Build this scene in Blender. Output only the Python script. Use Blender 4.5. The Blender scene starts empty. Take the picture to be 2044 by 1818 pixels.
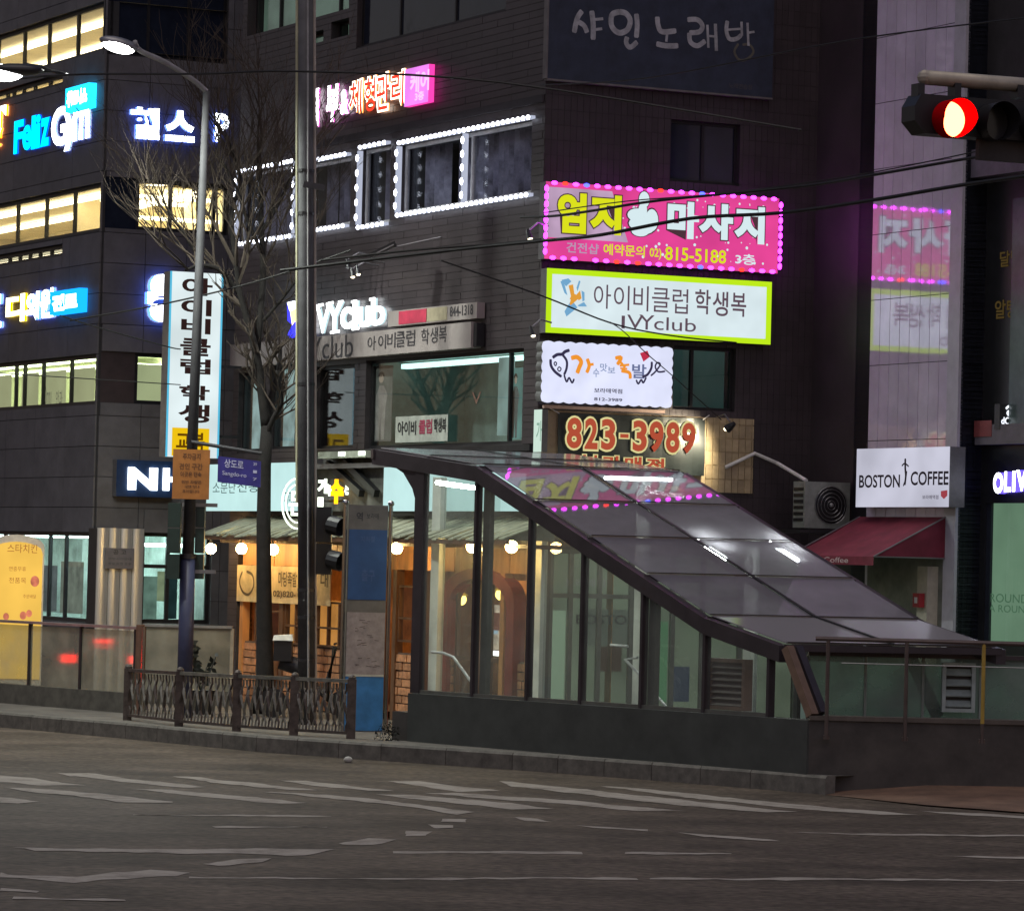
import bpy, math, random
from mathutils import Vector, Matrix
random.seed(7)
SC = bpy.context.scene
COL = SC.collection
rad = math.radians

# ------------------------------------------------------------------ camera
F, CX, CY, HOR, ROLL, EYE = 7800.0, 1022.0, 909.0, 206.0, 0.025, 2.94
pit = math.atan(HOR / F); cr, sr = math.cos(ROLL), math.sin(ROLL); cp, sp = math.cos(pit), math.sin(pit)
R0 = Vector((1, 0, 0)); F0 = Vector((0, cp, sp)); U0 = Vector((0, -sp, cp))
CR = R0 * cr + U0 * sr; CU = U0 * cr - R0 * sr
cam_data = bpy.data.cameras.new('camera'); cam = bpy.data.objects.new('camera', cam_data); COL.objects.link(cam)
cam.matrix_world = Matrix(((CR.x, CU.x, -F0.x, 0), (CR.y, CU.y, -F0.y, 0), (CR.z, CU.z, -F0.z, EYE), (0, 0, 0, 1)))
cam_data.sensor_width = 36; cam_data.lens = F / 2044 * 36; cam_data.clip_end = 3000; cam_data.clip_start = 0.5
SC.camera = cam

# ------------------------------------------------------------------ world, city glow, exposure
w = bpy.data.worlds.new('World'); SC.world = w; w.use_nodes = True
nt = w.node_tree; bg = nt.nodes['Background']
sky = nt.nodes.new('ShaderNodeTexSky'); sky.sky_type = 'NISHITA'; sky.sun_disc = False
sky.sun_elevation = rad(38.0); sky.sun_rotation = rad(170); sky.air_density = 2.0
tint = nt.nodes.new('ShaderNodeVectorMath'); tint.operation = 'MULTIPLY'; tint.inputs[1].default_value = (.92, .80, 1.08)
nt.links.new(sky.outputs[0], tint.inputs[0]); nt.links.new(tint.outputs[0], bg.inputs[0]); bg.inputs[1].default_value = 0.042
sun = bpy.data.lights.new('city_glow', 'SUN'); sun.energy = 0.85; sun.angle = rad(50); sun.color = (1.0, 0.88, 0.76)
so = bpy.data.objects.new('city_glow', sun); COL.objects.link(so)
so.rotation_euler = (rad(14), rad(-6), 0)
SC.view_settings.view_transform = 'Standard'; SC.view_settings.look = 'None'
SC.view_settings.exposure = 0; SC.view_settings.gamma = 1; SC.view_settings.use_curve_mapping = False
try:
    SC.cycles.use_denoising = True; SC.cycles.max_bounces = 8; SC.cycles.transparent_max_bounces = 24
    SC.cycles.sample_clamp_indirect = 4; SC.cycles.caustics_reflective = False; SC.cycles.caustics_refractive = False
except Exception: pass

# ------------------------------------------------------------------ pixel <-> place (2044 x 1818 picture units)
def ray(u, v):
    a, b = (u - CX) / F, (CY - v) / F
    return R0 * (a * cr - b * sr) + F0 + U0 * (a * sr + b * cr)
CAM = Vector((0, 0, EYE))
def onz(u, v, z=0.0):
    d = ray(u, v); return CAM + d * ((z - EYE) / d.z)
def onY(u, v, Y):
    d = ray(u, v); return CAM + d * (Y / d.y)
class Skew:
    """a face whose depth runs along a slanted direction W behind off = g"""
    def __init__(s, fr, g, wang):
        s.f, s.g = fr, g; s.d, s.n, s.o = fr.d, fr.n, fr.o; s.W = Vector((math.sin(rad(wang)), math.cos(rad(wang)), 0)); s.c = -s.W.dot(fr.n); s.k = s.W.dot(fr.d)
    def P(s, a, off, z): return s.f.P(a, off, z) if off >= s.g else s.f.P(a, s.g, z) + s.W * (s.g - off)
    def px(s, u, v, off=0.0):
        if off >= s.g: return s.f.px(u, v, off)
        a, z = s.f.px(u, v, s.g - (s.g - off) * s.c); return a - (s.g - off) * s.k, z
    def R(s, u0, v0, u1, v1, off=0.0):
        a, z1 = s.px(u0, v0, off); b, z0 = s.px(u1, v1, off); return a, b, z0, z1
class Fr:
    """a vertical face of something: s runs to the right along it, off stands out of it, z is up"""
    def __init__(s, o, ang):
        s.o = Vector((o[0], o[1], 0)); s.d = Vector((math.sin(rad(ang)), math.cos(rad(ang)), 0)); s.n = Vector((s.d.y, -s.d.x, 0))
    def P(s, a, off, z): return s.o + s.d * a + s.n * off + Vector((0, 0, z))
    def px(s, u, v, off=0.0):
        d = ray(u, v); q = s.o + s.n * off
        t = (q - CAM).dot(s.n) / d.dot(s.n); h = CAM + d * t
        return (h - q).dot(s.d), h.z
    def R(s, u0, v0, u1, v1, off=0.0):
        a, z1 = s.px(u0, v0, off); b, z0 = s.px(u1, v1, off)
        return a, b, z0, z1
ANG_A, ANG_B = 153.3, 63.3           # picture-right directions of the two sets of facades
C = onY(1085, 380, 60.0)
FA, FB = Fr(C, ANG_A), Fr(C, ANG_B)
LC = onY(197, 700, 74.0); LA, LB = Fr(LC, ANG_A), Fr(LC, ANG_B)
mc = FB.P(FB.px(1621, 700)[0], 0, 0); MW = Fr(mc, ANG_A)
M_END = MW.px(1922, 600)[0]
NR = Fr(MW.P(M_END, 0, 0), ANG_B); NR_END = NR.px(1966, 600)[0]
NF = Fr(NR.P(NR_END, 0, 0), ANG_A)
PAV = 0.24
KO = onz(812, 1479, PAV); KF = Fr(KO, 140.0)

# ------------------------------------------------------------------ materials
MATS = {}
def lin(c):
    return tuple(((x / 255) / 12.92 if x / 255 <= .04045 else ((x / 255 + .055) / 1.055) ** 2.4) for x in c)
def mat(name, col=(.5, .5, .5), rough=.6, metal=0.0, var=.12, scale=4.0, bump=0.0, rnd=0.0, spec=.5, stretch=None):
    if name in MATS: return MATS[name]
    m = bpy.data.materials.new(name); m.use_nodes = True; N = m.node_tree.nodes; L = m.node_tree.links
    b = N['Principled BSDF']; b.inputs['Roughness'].default_value = rough; b.inputs['Metallic'].default_value = metal
    b.inputs['Specular IOR Level'].default_value = spec
    tc = N.new('ShaderNodeTexCoord'); mp = N.new('ShaderNodeMapping'); L.new(tc.outputs['Object'], mp.inputs[0])
    if stretch: mp.inputs['Scale'].default_value = stretch
    nz = N.new('ShaderNodeTexNoise'); nz.inputs['Scale'].default_value = scale; nz.inputs['Detail'].default_value = 8; nz.inputs['Roughness'].default_value = .65
    L.new(mp.outputs[0], nz.inputs[0])
    mr = N.new('ShaderNodeMapRange'); mr.inputs[1].default_value = .3; mr.inputs[2].default_value = .7
    mr.inputs[3].default_value = 1 - var * 2; mr.inputs[4].default_value = 1 + var * 2; L.new(nz.outputs[0], mr.inputs[0])
    v = mr.outputs[0]
    if rnd:
        oi = N.new('ShaderNodeObjectInfo'); ge = N.new('ShaderNodeNewGeometry')
        ad = N.new('ShaderNodeMath'); ad.operation = 'ADD'; L.new(oi.outputs['Random'], ad.inputs[0]); L.new(ge.outputs['Random Per Island'], ad.inputs[1])
        fr = N.new('ShaderNodeMath'); fr.operation = 'FRACT'; L.new(ad.outputs[0], fr.inputs[0])
        m2 = N.new('ShaderNodeMapRange'); m2.inputs[3].default_value = 1 - rnd; m2.inputs[4].default_value = 1 + rnd; L.new(fr.outputs[0], m2.inputs[0])
        mu = N.new('ShaderNodeMath'); mu.operation = 'MULTIPLY'; L.new(v, mu.inputs[0]); L.new(m2.outputs[0], mu.inputs[1]); v = mu.outputs[0]
    vm = N.new('ShaderNodeVectorMath'); vm.operation = 'SCALE'; vm.inputs[0].default_value = col; L.new(v, vm.inputs['Scale'])
    L.new(vm.outputs[0], b.inputs['Base Color'])
    if bump:
        bp = N.new('ShaderNodeBump'); bp.inputs['Strength'].default_value = bump; bp.inputs['Distance'].default_value = .02
        n2 = N.new('ShaderNodeTexNoise'); n2.inputs['Scale'].default_value = scale * 8; n2.inputs['Detail'].default_value = 5; L.new(mp.outputs[0], n2.inputs[0])
        L.new(n2.outputs[0], bp.inputs['Height']); L.new(bp.outputs[0], b.inputs['Normal'])
    MATS[name] = m; return m
def emit(name, rgb, st=1.0, var=0.0, scale=2.0, srgb=True):
    if name in MATS: return MATS[name]
    m = bpy.data.materials.new(name); m.use_nodes = True; N = m.node_tree.nodes; L = m.node_tree.links
    N.remove(N['Principled BSDF']); e = N.new('ShaderNodeEmission'); c = lin(rgb) if srgb else rgb
    e.inputs[0].default_value = (*c, 1); e.inputs[1].default_value = st
    if var:
        tc = N.new('ShaderNodeTexCoord'); nz = N.new('ShaderNodeTexNoise'); nz.inputs['Scale'].default_value = scale; L.new(tc.outputs['Object'], nz.inputs[0])
        mr = N.new('ShaderNodeMapRange'); mr.inputs[1].default_value = .3; mr.inputs[2].default_value = .7
        mr.inputs[3].default_value = st * (1 - var); mr.inputs[4].default_value = st * (1 + var); L.new(nz.outputs[0], mr.inputs[0]); L.new(mr.outputs[0], e.inputs[1])
    L.new(e.outputs[0], N['Material Output'].inputs[0]); MATS[name] = m; return m
def glass(name, tint=(1, 1, 1), ior=1.5, rough=.01, body=0.0, bodycol=(.2, .2, .2), dirt=0.0):
    """thin pane: see-through, Fresnel mirror on top, a share of dusty body"""
    if name in MATS: return MATS[name]
    m = bpy.data.materials.new(name); m.use_nodes = True; N = m.node_tree.nodes; L = m.node_tree.links
    N.remove(N['Principled BSDF'])
    tr = N.new('ShaderNodeBsdfTransparent'); tr.inputs[0].default_value = (*tint, 1)
    gl = N.new('ShaderNodeBsdfGlossy'); gl.inputs['Roughness'].default_value = rough
    df = N.new('ShaderNodeBsdfDiffuse'); df.inputs[0].default_value = (*bodycol, 1)
    tl = N.new('ShaderNodeBsdfTranslucent'); tl.inputs[0].default_value = (*bodycol, 1); md = N.new('ShaderNodeMixShader'); md.inputs[0].default_value = .5; L.new(df.outputs[0], md.inputs[1]); L.new(tl.outputs[0], md.inputs[2])
    m1 = N.new('ShaderNodeMixShader'); m1.inputs[0].default_value = body
    if dirt:
        tc = N.new('ShaderNodeTexCoord'); nz = N.new('ShaderNodeTexNoise'); nz.inputs['Scale'].default_value = 1.7; nz.inputs['Detail'].default_value = 6; L.new(tc.outputs['Object'], nz.inputs[0])
        mr = N.new('ShaderNodeMapRange'); mr.inputs[1].default_value = .35; mr.inputs[2].default_value = .75
        mr.inputs[3].default_value = max(0, body - dirt); mr.inputs[4].default_value = body + dirt; L.new(nz.outputs[0], mr.inputs[0]); L.new(mr.outputs[0], m1.inputs[0])
    L.new(tr.outputs[0], m1.inputs[1]); L.new(md.outputs[0], m1.inputs[2])
    fr = N.new('ShaderNodeFresnel'); ge = N.new('ShaderNodeNewGeometry'); io = N.new('ShaderNodeMapRange')
    io.inputs[3].default_value = ior; io.inputs[4].default_value = 1 / ior; L.new(ge.outputs['Backfacing'], io.inputs[0]); L.new(io.outputs[0], fr.inputs[0])
    m2 = N.new('ShaderNodeMixShader'); L.new(fr.outputs[0], m2.inputs[0]); L.new(m1.outputs[0], m2.inputs[1]); L.new(gl.outputs[0], m2.inputs[2])
    L.new(m2.outputs[0], N['Material Output'].inputs[0]); MATS[name] = m; return m

# ------------------------------------------------------------------ mesh collector
class MB:
    def __init__(s): s.v = []; s.f = []; s.m = []
    def add(s, vs, fs, mi=0):
        b = len(s.v); s.v += [Vector(x) for x in vs]; s.f += [[i + b for i in f] for f in fs]; s.m += [mi] * len(fs); return s
    def quad(s, a, b, c, d, mi=0): return s.add([a, b, c, d], [[0, 1, 2, 3]], mi)
    def hexa(s, p, mi=0):   # p: 4 bottom ccw, 4 top
        return s.add(p, [[3, 2, 1, 0], [4, 5, 6, 7], [0, 1, 5, 4], [1, 2, 6, 5], [2, 3, 7, 6], [3, 0, 4, 7]], mi)
    def box(s, fr, a0, a1, o0, o1, z0, z1, mi=0):   # o0 outer, o1 inner
        P = fr.P
        return s.hexa([P(a0, o0, z0), P(a1, o0, z0), P(a1, o1, z0), P(a0, o1, z0), P(a0, o0, z1), P(a1, o0, z1), P(a1, o1, z1), P(a0, o1, z1)], mi)
    def bar(s, p, q, w, h, mi=0, up=Vector((0, 0, 1))):
        p = Vector(p); q = Vector(q); d = (q - p).normalized(); x = d.cross(up).normalized() if abs(d.dot(up)) < .99 else Vector((1, 0, 0)); y = x.cross(d)
        x = x * w / 2; y = y * h / 2
        return s.hexa([p - x - y, p + x - y, q + x - y, q - x - y, p - x + y, p + x + y, q + x + y, q - x + y], mi)
    def tube(s, pts, r, n=8, mi=0, caps=True):
        pts = [Vector(p) for p in pts]; rs = r if isinstance(r, (list, tuple)) else [r] * len(pts); b = len(s.v); fs = []
        for i, p in enumerate(pts):
            t = (pts[min(i + 1, len(pts) - 1)] - pts[max(i - 1, 0)]).normalized()
            ref = Vector((0, 0, 1)) if abs(t.z) < .9 else Vector((1, 0, 0))
            x = t.cross(ref).normalized(); y = x.cross(t)
            for k in range(n):
                a = 2 * math.pi * k / n; s.v.append(p + (x * math.cos(a) + y * math.sin(a)) * rs[i])
        for i in range(len(pts) - 1):
            for k in range(n):
                k2 = (k + 1) % n; fs.append([b + i * n + k, b + i * n + k2, b + (i + 1) * n + k2, b + (i + 1) * n + k])
        if caps: fs.append([b + k for k in range(n)][::-1]); fs.append([b + (len(pts) - 1) * n + k for k in range(n)])
        s.f += fs; s.m += [mi] * len(fs); return s
    def ball(s, c, r, n=10, m=6, mi=0, sc=(1, 1, 1), ax=None):
        c = Vector(c); ax = ax or (Vector((1, 0, 0)), Vector((0, 1, 0)), Vector((0, 0, 1))); b = len(s.v)
        for j in range(m + 1):
            th = math.pi * j / m
            for k in range(n):
                a = 2 * math.pi * k / n
                s.v.append(c + ax[0] * (r * sc[0] * math.sin(th) * math.cos(a)) + ax[1] * (r * sc[1] * math.sin(th) * math.sin(a)) + ax[2] * (r * sc[2] * math.cos(th)))
        for j in range(m):
            for k in range(n):
                k2 = (k + 1) % n; s.f.append([b + j * n + k, b + (j + 1) * n + k, b + (j + 1) * n + k2, b + j * n + k2]); s.m.append(mi)
        return s
    def prism(s, fr, pts, o0, o1, mi=0, mside=None):   # pts ccw in (s,z)
        n = len(pts); vs = [fr.P(a, o0, z) for a, z in pts] + [fr.P(a, o1, z) for a, z in pts]
        s.add(vs, [list(range(n)), list(range(2 * n - 1, n - 1, -1))], mi)
        b = len(s.v) - 2 * n
        for i in range(n):
            j = (i + 1) % n; s.f.append([b + i, b + n + i, b + n + j, b + j]); s.m.append(mi if mside is None else mside)
        return s
    def build(s, name, mats, parent=None, smooth=False, loc=None):
        base = Vector(parent.location) if parent is not None else Vector(loc or (0, 0, 0))
        if parent is not None and parent.parent is not None: base = base + Vector(parent.parent.location)
        own = Vector((0, 0, 0))
        me = bpy.data.meshes.new(name); me.from_pydata([tuple(p - base) for p in s.v], [], s.f)
        for mm in (mats if isinstance(mats, (list, tuple)) else [mats]): me.materials.append(mm)
        me.polygons.foreach_set('material_index', s.m)
        if smooth: me.polygons.foreach_set('use_smooth', [True] * len(s.f))
        me.update(); o = bpy.data.objects.new(name, me); COL.objects.link(o)
        if parent is not None: o.parent = parent
        elif loc is not None: o.location = base
        return o
def tag(o, label=None, cat=None, group=None, kind=None):
    for k, x in (('label', label), ('category', cat), ('group', group), ('kind', kind)):
        if x: o[k] = x
    return o
def thing(name, label, cat, loc, group=None):
    o = bpy.data.objects.new(name, None); COL.objects.link(o); o.location = loc; o.empty_display_size = .2
    return tag(o, label, cat, group)

# ------------------------------------------------------------------ lettering
GL = {}
def glyphs(body, bold=0.0):
    key = (body, bold)
    if key in GL: return GL[key]
    c = bpy.data.curves.new('lettering', 'FONT'); c.body = body; c.offset = bold; c.resolution_u = 4
    o = bpy.data.objects.new('lettering', c)
    me = bpy.data.meshes.new_from_object(o)
    vs = [(v.co.x, v.co.y) for v in me.vertices]; fs = [list(p.vertices) for p in me.polygons]
    bpy.data.objects.remove(o); bpy.data.curves.remove(c); bpy.data.meshes.remove(me)
    x0 = min(v[0] for v in vs); x1 = max(v[0] for v in vs); y0 = min(v[1] for v in vs); y1 = max(v[1] for v in vs)
    GL[key] = (vs, fs, x0, x1, y0, y1); return GL[key]
def letters(mb, fr, body, rect, off, depth=0.0, bold=0.0, mi=0, mside=None, grow=0.0, mapf=None, ref=None, inset=0.0):
    """lay lettering onto face fr in rect=(s0,s1,z0,z1), standing off..off+depth"""
    vs, fs, x0, x1, y0, y1 = glyphs(body, bold)
    if ref is not None: _, _, x0, x1, y0, y1 = glyphs(body, ref)
    s0, s1, z0, z1 = rect; kx = (s1 - s0) / (x1 - x0); ky = (z1 - z0) / (y1 - y0)
    q = [(s0 + (x - x0) * kx, z0 + (y - y0) * ky) for x, y in vs]
    P = mapf or (lambda a, o, z: fr.P(a, o, z))
    b = len(mb.v); mb.v += [P(a, off + depth, z) for a, z in q]
    for f in fs: mb.f.append([b + i for i in f]); mb.m.append(mi)
    if depth > 0:
        cnt = {}
        for f in fs:
            for i in range(len(f)):
                e = (f[i], f[(i + 1) % len(f)]); k = (min(e), max(e)); cnt.setdefault(k, []).append(e)
        b2 = len(mb.v); mb.v += [P(a, off, z) for a, z in q]
        for k, es in cnt.items():
            if len(es) == 1:
                i, j = es[0]; mb.f.append([b + i, b2 + i, b2 + j, b + j]); mb.m.append(mi if mside is None else mside)
    return mb
def smooth_line(pts, k=5):
    out = []; n = len(pts)
    for i in range(n - 1):
        p0, p1, p2, p3 = pts[max(i - 1, 0)], pts[i], pts[i + 1], pts[min(i + 2, n - 1)]
        for j in range(k):
            t = j / k; out.append(tuple(.5 * (2 * p1[a] + (p2[a] - p0[a]) * t + (2 * p0[a] - 5 * p1[a] + 4 * p2[a] - p3[a]) * t * t + (3 * p1[a] - p0[a] - 3 * p2[a] + p3[a]) * t ** 3) for a in range(len(p1))))
    out.append(tuple(pts[-1])); return out
def stroke(mb, fr, px, width, off, mi=0, k=5, depth=0.004):
    """a brush stroke traced on face fr, px in picture units, width in metres"""
    pts = [fr.px(u, v, off) for u, v in px]
    if len(pts) > 2: pts = smooth_line(pts, k)
    wd = width / 2; L = []; Rr = []
    for i, p in enumerate(pts):
        a = pts[max(i - 1, 0)]; b = pts[min(i + 1, len(pts) - 1)]; dx, dz = b[0] - a[0], b[1] - a[1]; l = math.hypot(dx, dz) or 1
        wi = wd * (.72 if i in (0, len(pts) - 1) else 1)
        L.append((p[0] - dz / l * wi, p[1] + dx / l * wi)); Rr.append((p[0] + dz / l * wi, p[1] - dx / l * wi))
    b = len(mb.v); n = len(pts)
    mb.v += [fr.P(a, off, z) for a, z in L] + [fr.P(a, off, z) for a, z in Rr]
    for i in range(n - 1): mb.f.append([b + n + i, b + n + i + 1, b + i + 1, b + i]); mb.m.append(mi)
    return mb
def strokes(fr, lst, off, m, parent, name='brush_stroke', k=5):
    for i, (px, wd) in enumerate(lst): mb = MB(); stroke(mb, fr, px, wd, off + i * 3e-4, k=k); mb.build(name, m, parent)
def wall_holes(mb, fr, s0, s1, z0, z1, holes, off=0.0, depth=.25, mi=0):
    xs = sorted({s0, s1, *[h[0] for h in holes], *[h[1] for h in holes]}); zs = sorted({z0, z1, *[h[2] for h in holes], *[h[3] for h in holes]})
    xs = [x for x in xs if s0 <= x <= s1]; zs = [z for z in zs if z0 <= z <= z1]
    for i in range(len(xs) - 1):
        for j in range(len(zs) - 1):
            a, b, c, d = xs[i], xs[i + 1], zs[j], zs[j + 1]; mx, mz = (a + b) / 2, (c + d) / 2
            if any(h[0] < mx < h[1] and h[2] < mz < h[3] for h in holes): continue
            mb.quad(fr.P(a, off, c), fr.P(b, off, c), fr.P(b, off, d), fr.P(a, off, d), mi)
    for h in holes:
        a, b, c, d = max(h[0], s0), min(h[1], s1), max(h[2], z0), min(h[3], z1); P = fr.P
        mb.quad(P(a, off, c), P(a, off - depth, c), P(a, off - depth, d), P(a, off, d), mi)
        mb.quad(P(b, off - depth, c), P(b, off, c), P(b, off, d), P(b, off - depth, d), mi)
        mb.quad(P(a, off, c), P(b, off, c), P(b, off - depth, c), P(a, off - depth, c), mi)
        mb.quad(P(a, off - depth, d), P(b, off - depth, d), P(b, off, d), P(a, off, d), mi)
    return mb
def room(mb, fr, s0, s1, z0, z1, o0, o1, mi=0, ends='lr'):
    P = fr.P
    mb.quad(P(s0, o1, z0), P(s1, o1, z0), P(s1, o1, z1), P(s0, o1, z1), mi)
    if 'l' in ends: mb.quad(P(s0, o0, z0), P(s0, o1, z0), P(s0, o1, z1), P(s0, o0, z1), mi)
    if 'r' in ends: mb.quad(P(s1, o1, z0), P(s1, o0, z0), P(s1, o0, z1), P(s1, o1, z1), mi)
    mb.quad(P(s0, o0, z0), P(s1, o0, z0), P(s1, o1, z0), P(s0, o1, z0), mi); mb.quad(P(s0, o1, z1), P(s1, o1, z1), P(s1, o0, z1), P(s0, o0, z1), mi)
    return mb
def inhole(x0, x1, z0, z1, holes):
    return any(h[0] < x1 and x0 < h[1] and h[2] < z1 and z0 < h[3] for h in holes)
def minus(x0, x1, z0, z1, holes):
    """rectangle minus holes -> list of rectangles"""
    out = [(x0, x1, z0, z1)]
    for h in holes:
        nx = []
        for a, b, c, d in out:
            if h[0] >= b or h[1] <= a or h[2] >= d or h[3] <= c: nx.append((a, b, c, d)); continue
            if a < h[0]: nx.append((a, h[0], c, d)); a = h[0]
            if b > h[1]: nx.append((h[1], b, c, d)); b = h[1]
            if c < h[2]: nx.append((a, b, c, h[2]))
            if d > h[3]: nx.append((a, b, h[3], d))
        out = nx
    return [r for r in out if r[1] - r[0] > .03 and r[3] - r[2] > .03]

# ================================================================== ground
asphalt = mat('asphalt', (.092, .074, .057), .75, spec=.12, var=.22, scale=.55, bump=.35, stretch=(1, 1, 1))
def asphalt_detail():
    m = asphalt; N = m.node_tree.nodes; L = m.node_tree.links; b = N['Principled BSDF']
    src = b.inputs['Base Color'].links[0].from_socket
    tc = N.new('ShaderNodeTexCoord'); mp = N.new('ShaderNodeMapping'); mp.inputs['Scale'].default_value = (.12, 1.6, 1); mp.inputs['Rotation'].default_value = (0, 0, rad(4))
    L.new(tc.outputs['Object'], mp.inputs[0]); nz = N.new('ShaderNodeTexNoise'); nz.inputs['Scale'].default_value = 1.0; nz.inputs['Detail'].default_value = 6; L.new(mp.outputs[0], nz.inputs[0])
    rp = N.new('ShaderNodeMapRange'); rp.inputs[1].default_value = .35; rp.inputs[2].default_value = .72; rp.inputs[3].default_value = .85; rp.inputs[4].default_value = 1.2; L.new(nz.outputs[0], rp.inputs[0])
    g = N.new('ShaderNodeTexNoise'); g.inputs['Scale'].default_value = 9; g.inputs['Detail'].default_value = 8; L.new(tc.outputs['Object'], g.inputs[0])
    r2 = N.new('ShaderNodeMapRange'); r2.inputs[1].default_value = .3; r2.inputs[2].default_value = .7; r2.inputs[3].default_value = .6; r2.inputs[4].default_value = 1.45; L.new(g.outputs[0], r2.inputs[0])
    mu = N.new('ShaderNodeMath'); mu.operation = 'MULTIPLY'; L.new(rp.outputs[0], mu.inputs[0]); L.new(r2.outputs[0], mu.inputs[1])
    sc = N.new('ShaderNodeVectorMath'); sc.operation = 'SCALE'; L.new(src, sc.inputs[0]); L.new(mu.outputs[0], sc.inputs['Scale']); L.new(sc.outputs[0], b.inputs['Base Color'])
asphalt_detail()
concrete = mat('concrete', (.10, .095, .085), .85, var=.2, scale=3, bump=.3)
kerbmat = mat('kerb_granite', (.125, .118, .10), .8, var=.2, scale=6, rnd=.08)
pavemat = mat('paving', (.11, .10, .085), .8, var=.22, scale=2)
brownpave = mat('brown_paving', (.15, .088, .055), .8, var=.25, scale=1.2)
m = MB(); m.quad((-400, -60, 0), (400, -60, 0), (400, 700, 0), (-400, 700, 0)); m.build('road', asphalt)['kind'] = 'structure'

kp = [onz(0, 1451), onz(250, 1474), onz(511, 1500), onz(760, 1518), onz(1022, 1536), onz(1300, 1557), onz(1497, 1573), onz(1648, 1586)]
ext = (kp[0] - kp[1]).normalized(); kp = [kp[0] + ext * 45, kp[0] + ext * 12] + kp
KB = []
for i in range(len(kp) - 1):
    n = max(1, round((kp[i + 1] - kp[i]).length / 1.0)) if i else 6
    for j in range(n): KB.append(kp[i].lerp(kp[i + 1], j / n))
KB.append(kp[-1])
def nrm(a, b):
    d = (b - a).normalized(); return Vector((-d.y, d.x, 0))
kerb = thing('kerb', None, None, (0, 0, 0)); kerb['kind'] = 'structure'
back = []
for i, p in enumerate(KB):
    a = KB[max(i - 1, 0)]; b = KB[min(i + 1, len(KB) - 1)]; back.append(p + nrm(a, b) * .18)
for i in range(len(KB) - 1):
    a, b, c, d = KB[i], KB[i + 1], back[i + 1], back[i]; g = (b - a).normalized() * .006
    a, b, c, d = a + g, b - g, c - g, d + g; up = Vector((0, 0, PAV + .004)); ch = Vector((0, 0, PAV - .03)); inn = (d - a).normalized() * .025
    mm = MB().add([a, b, c, d, a + ch, b + ch, a + inn + up, b + inn + up, c + up, d + up],
                  [[0, 1, 5, 4], [4, 5, 7, 6], [6, 7, 8, 9], [2, 3, 9, 8], [1, 2, 8, 7, 5], [0, 4, 6, 9, 3]])
    o = mm.build('kerb_stone', kerbmat, kerb)
# pavement slab behind the kerb
zt = Vector((0, 0, PAV)); m = MB()
far = [p + Vector((60, 90, 0)) if i > 3 else p + Vector((0, 120, 0)) for i, p in enumerate(back)]
rightfront = onz(2500, 1530, PAV); rightfront.z = 0
poly = [p + zt for p in back] + [rightfront + zt, rightfront + zt + Vector((40, 100, 0)), back[0] + zt + Vector((0, 140, 0))]
m.add(poly, [list(range(len(poly)))]); m.build('pavement', pavemat)['kind'] = 'structure'
# dropped ramp on the right
m = MB(); e0 = KB[-1] + Vector((0, 0, .004)); e1 = onz(1590, 1531, PAV + .004)
r = [e0, onz(1850, 1606, .02), onz(2200, 1632, .02), onz(2200, 1545, PAV + .004), onz(1850, 1534, PAV + .004), e1]
m.add(r, [[0, 1, 4, 5], [1, 2, 3, 4]]); m.build('pavement_ramp', brownpave)['kind'] = 'structure'
# drain stone / litter by the kerb
tag(MB().ball(onz(695, 1516, .04), .055, 10, 6, sc=(1.2, 1, .9)).build('litter_lump', mat('pale_litter', (.42, .42, .38), .7)), 'small pale lump of litter lying on the road against the kerb', 'litter')

# painted road markings
def worn_paint():
    m = bpy.data.materials.new('worn_paint'); m.use_nodes = True; N = m.node_tree.nodes; L = m.node_tree.links; b = N['Principled BSDF']; b.inputs['Roughness'].default_value = .8; b.inputs['Specular IOR Level'].default_value = .1
    tc = N.new('ShaderNodeTexCoord'); nz = N.new('ShaderNodeTexNoise'); nz.inputs['Scale'].default_value = 1.6; nz.inputs['Detail'].default_value = 10; nz.inputs['Roughness'].default_value = .8; L.new(tc.outputs['Object'], nz.inputs[0])
    mr = N.new('ShaderNodeMapRange'); mr.inputs[1].default_value = .36; mr.inputs[2].default_value = .54; mr.inputs[3].default_value = .3; mr.inputs[4].default_value = 1; L.new(nz.outputs[0], mr.inputs[0])
    mx = N.new('ShaderNodeMix'); mx.data_type = 'RGBA'; mx.inputs[6].default_value = (.13, .11, .09, 1); mx.inputs[7].default_value = (.37, .34, .29, 1); L.new(mr.outputs[0], mx.inputs[0]); L.new(mx.outputs[2], b.inputs['Base Color']); return m
worn = worn_paint()
marks = thing('road_markings', None, None, (0, 0, 0)); marks['kind'] = 'structure'
A5, A6, A7, A8 = 0, 2044, 4088, 6132      # four neighbouring strips of the picture, quarter units
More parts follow.
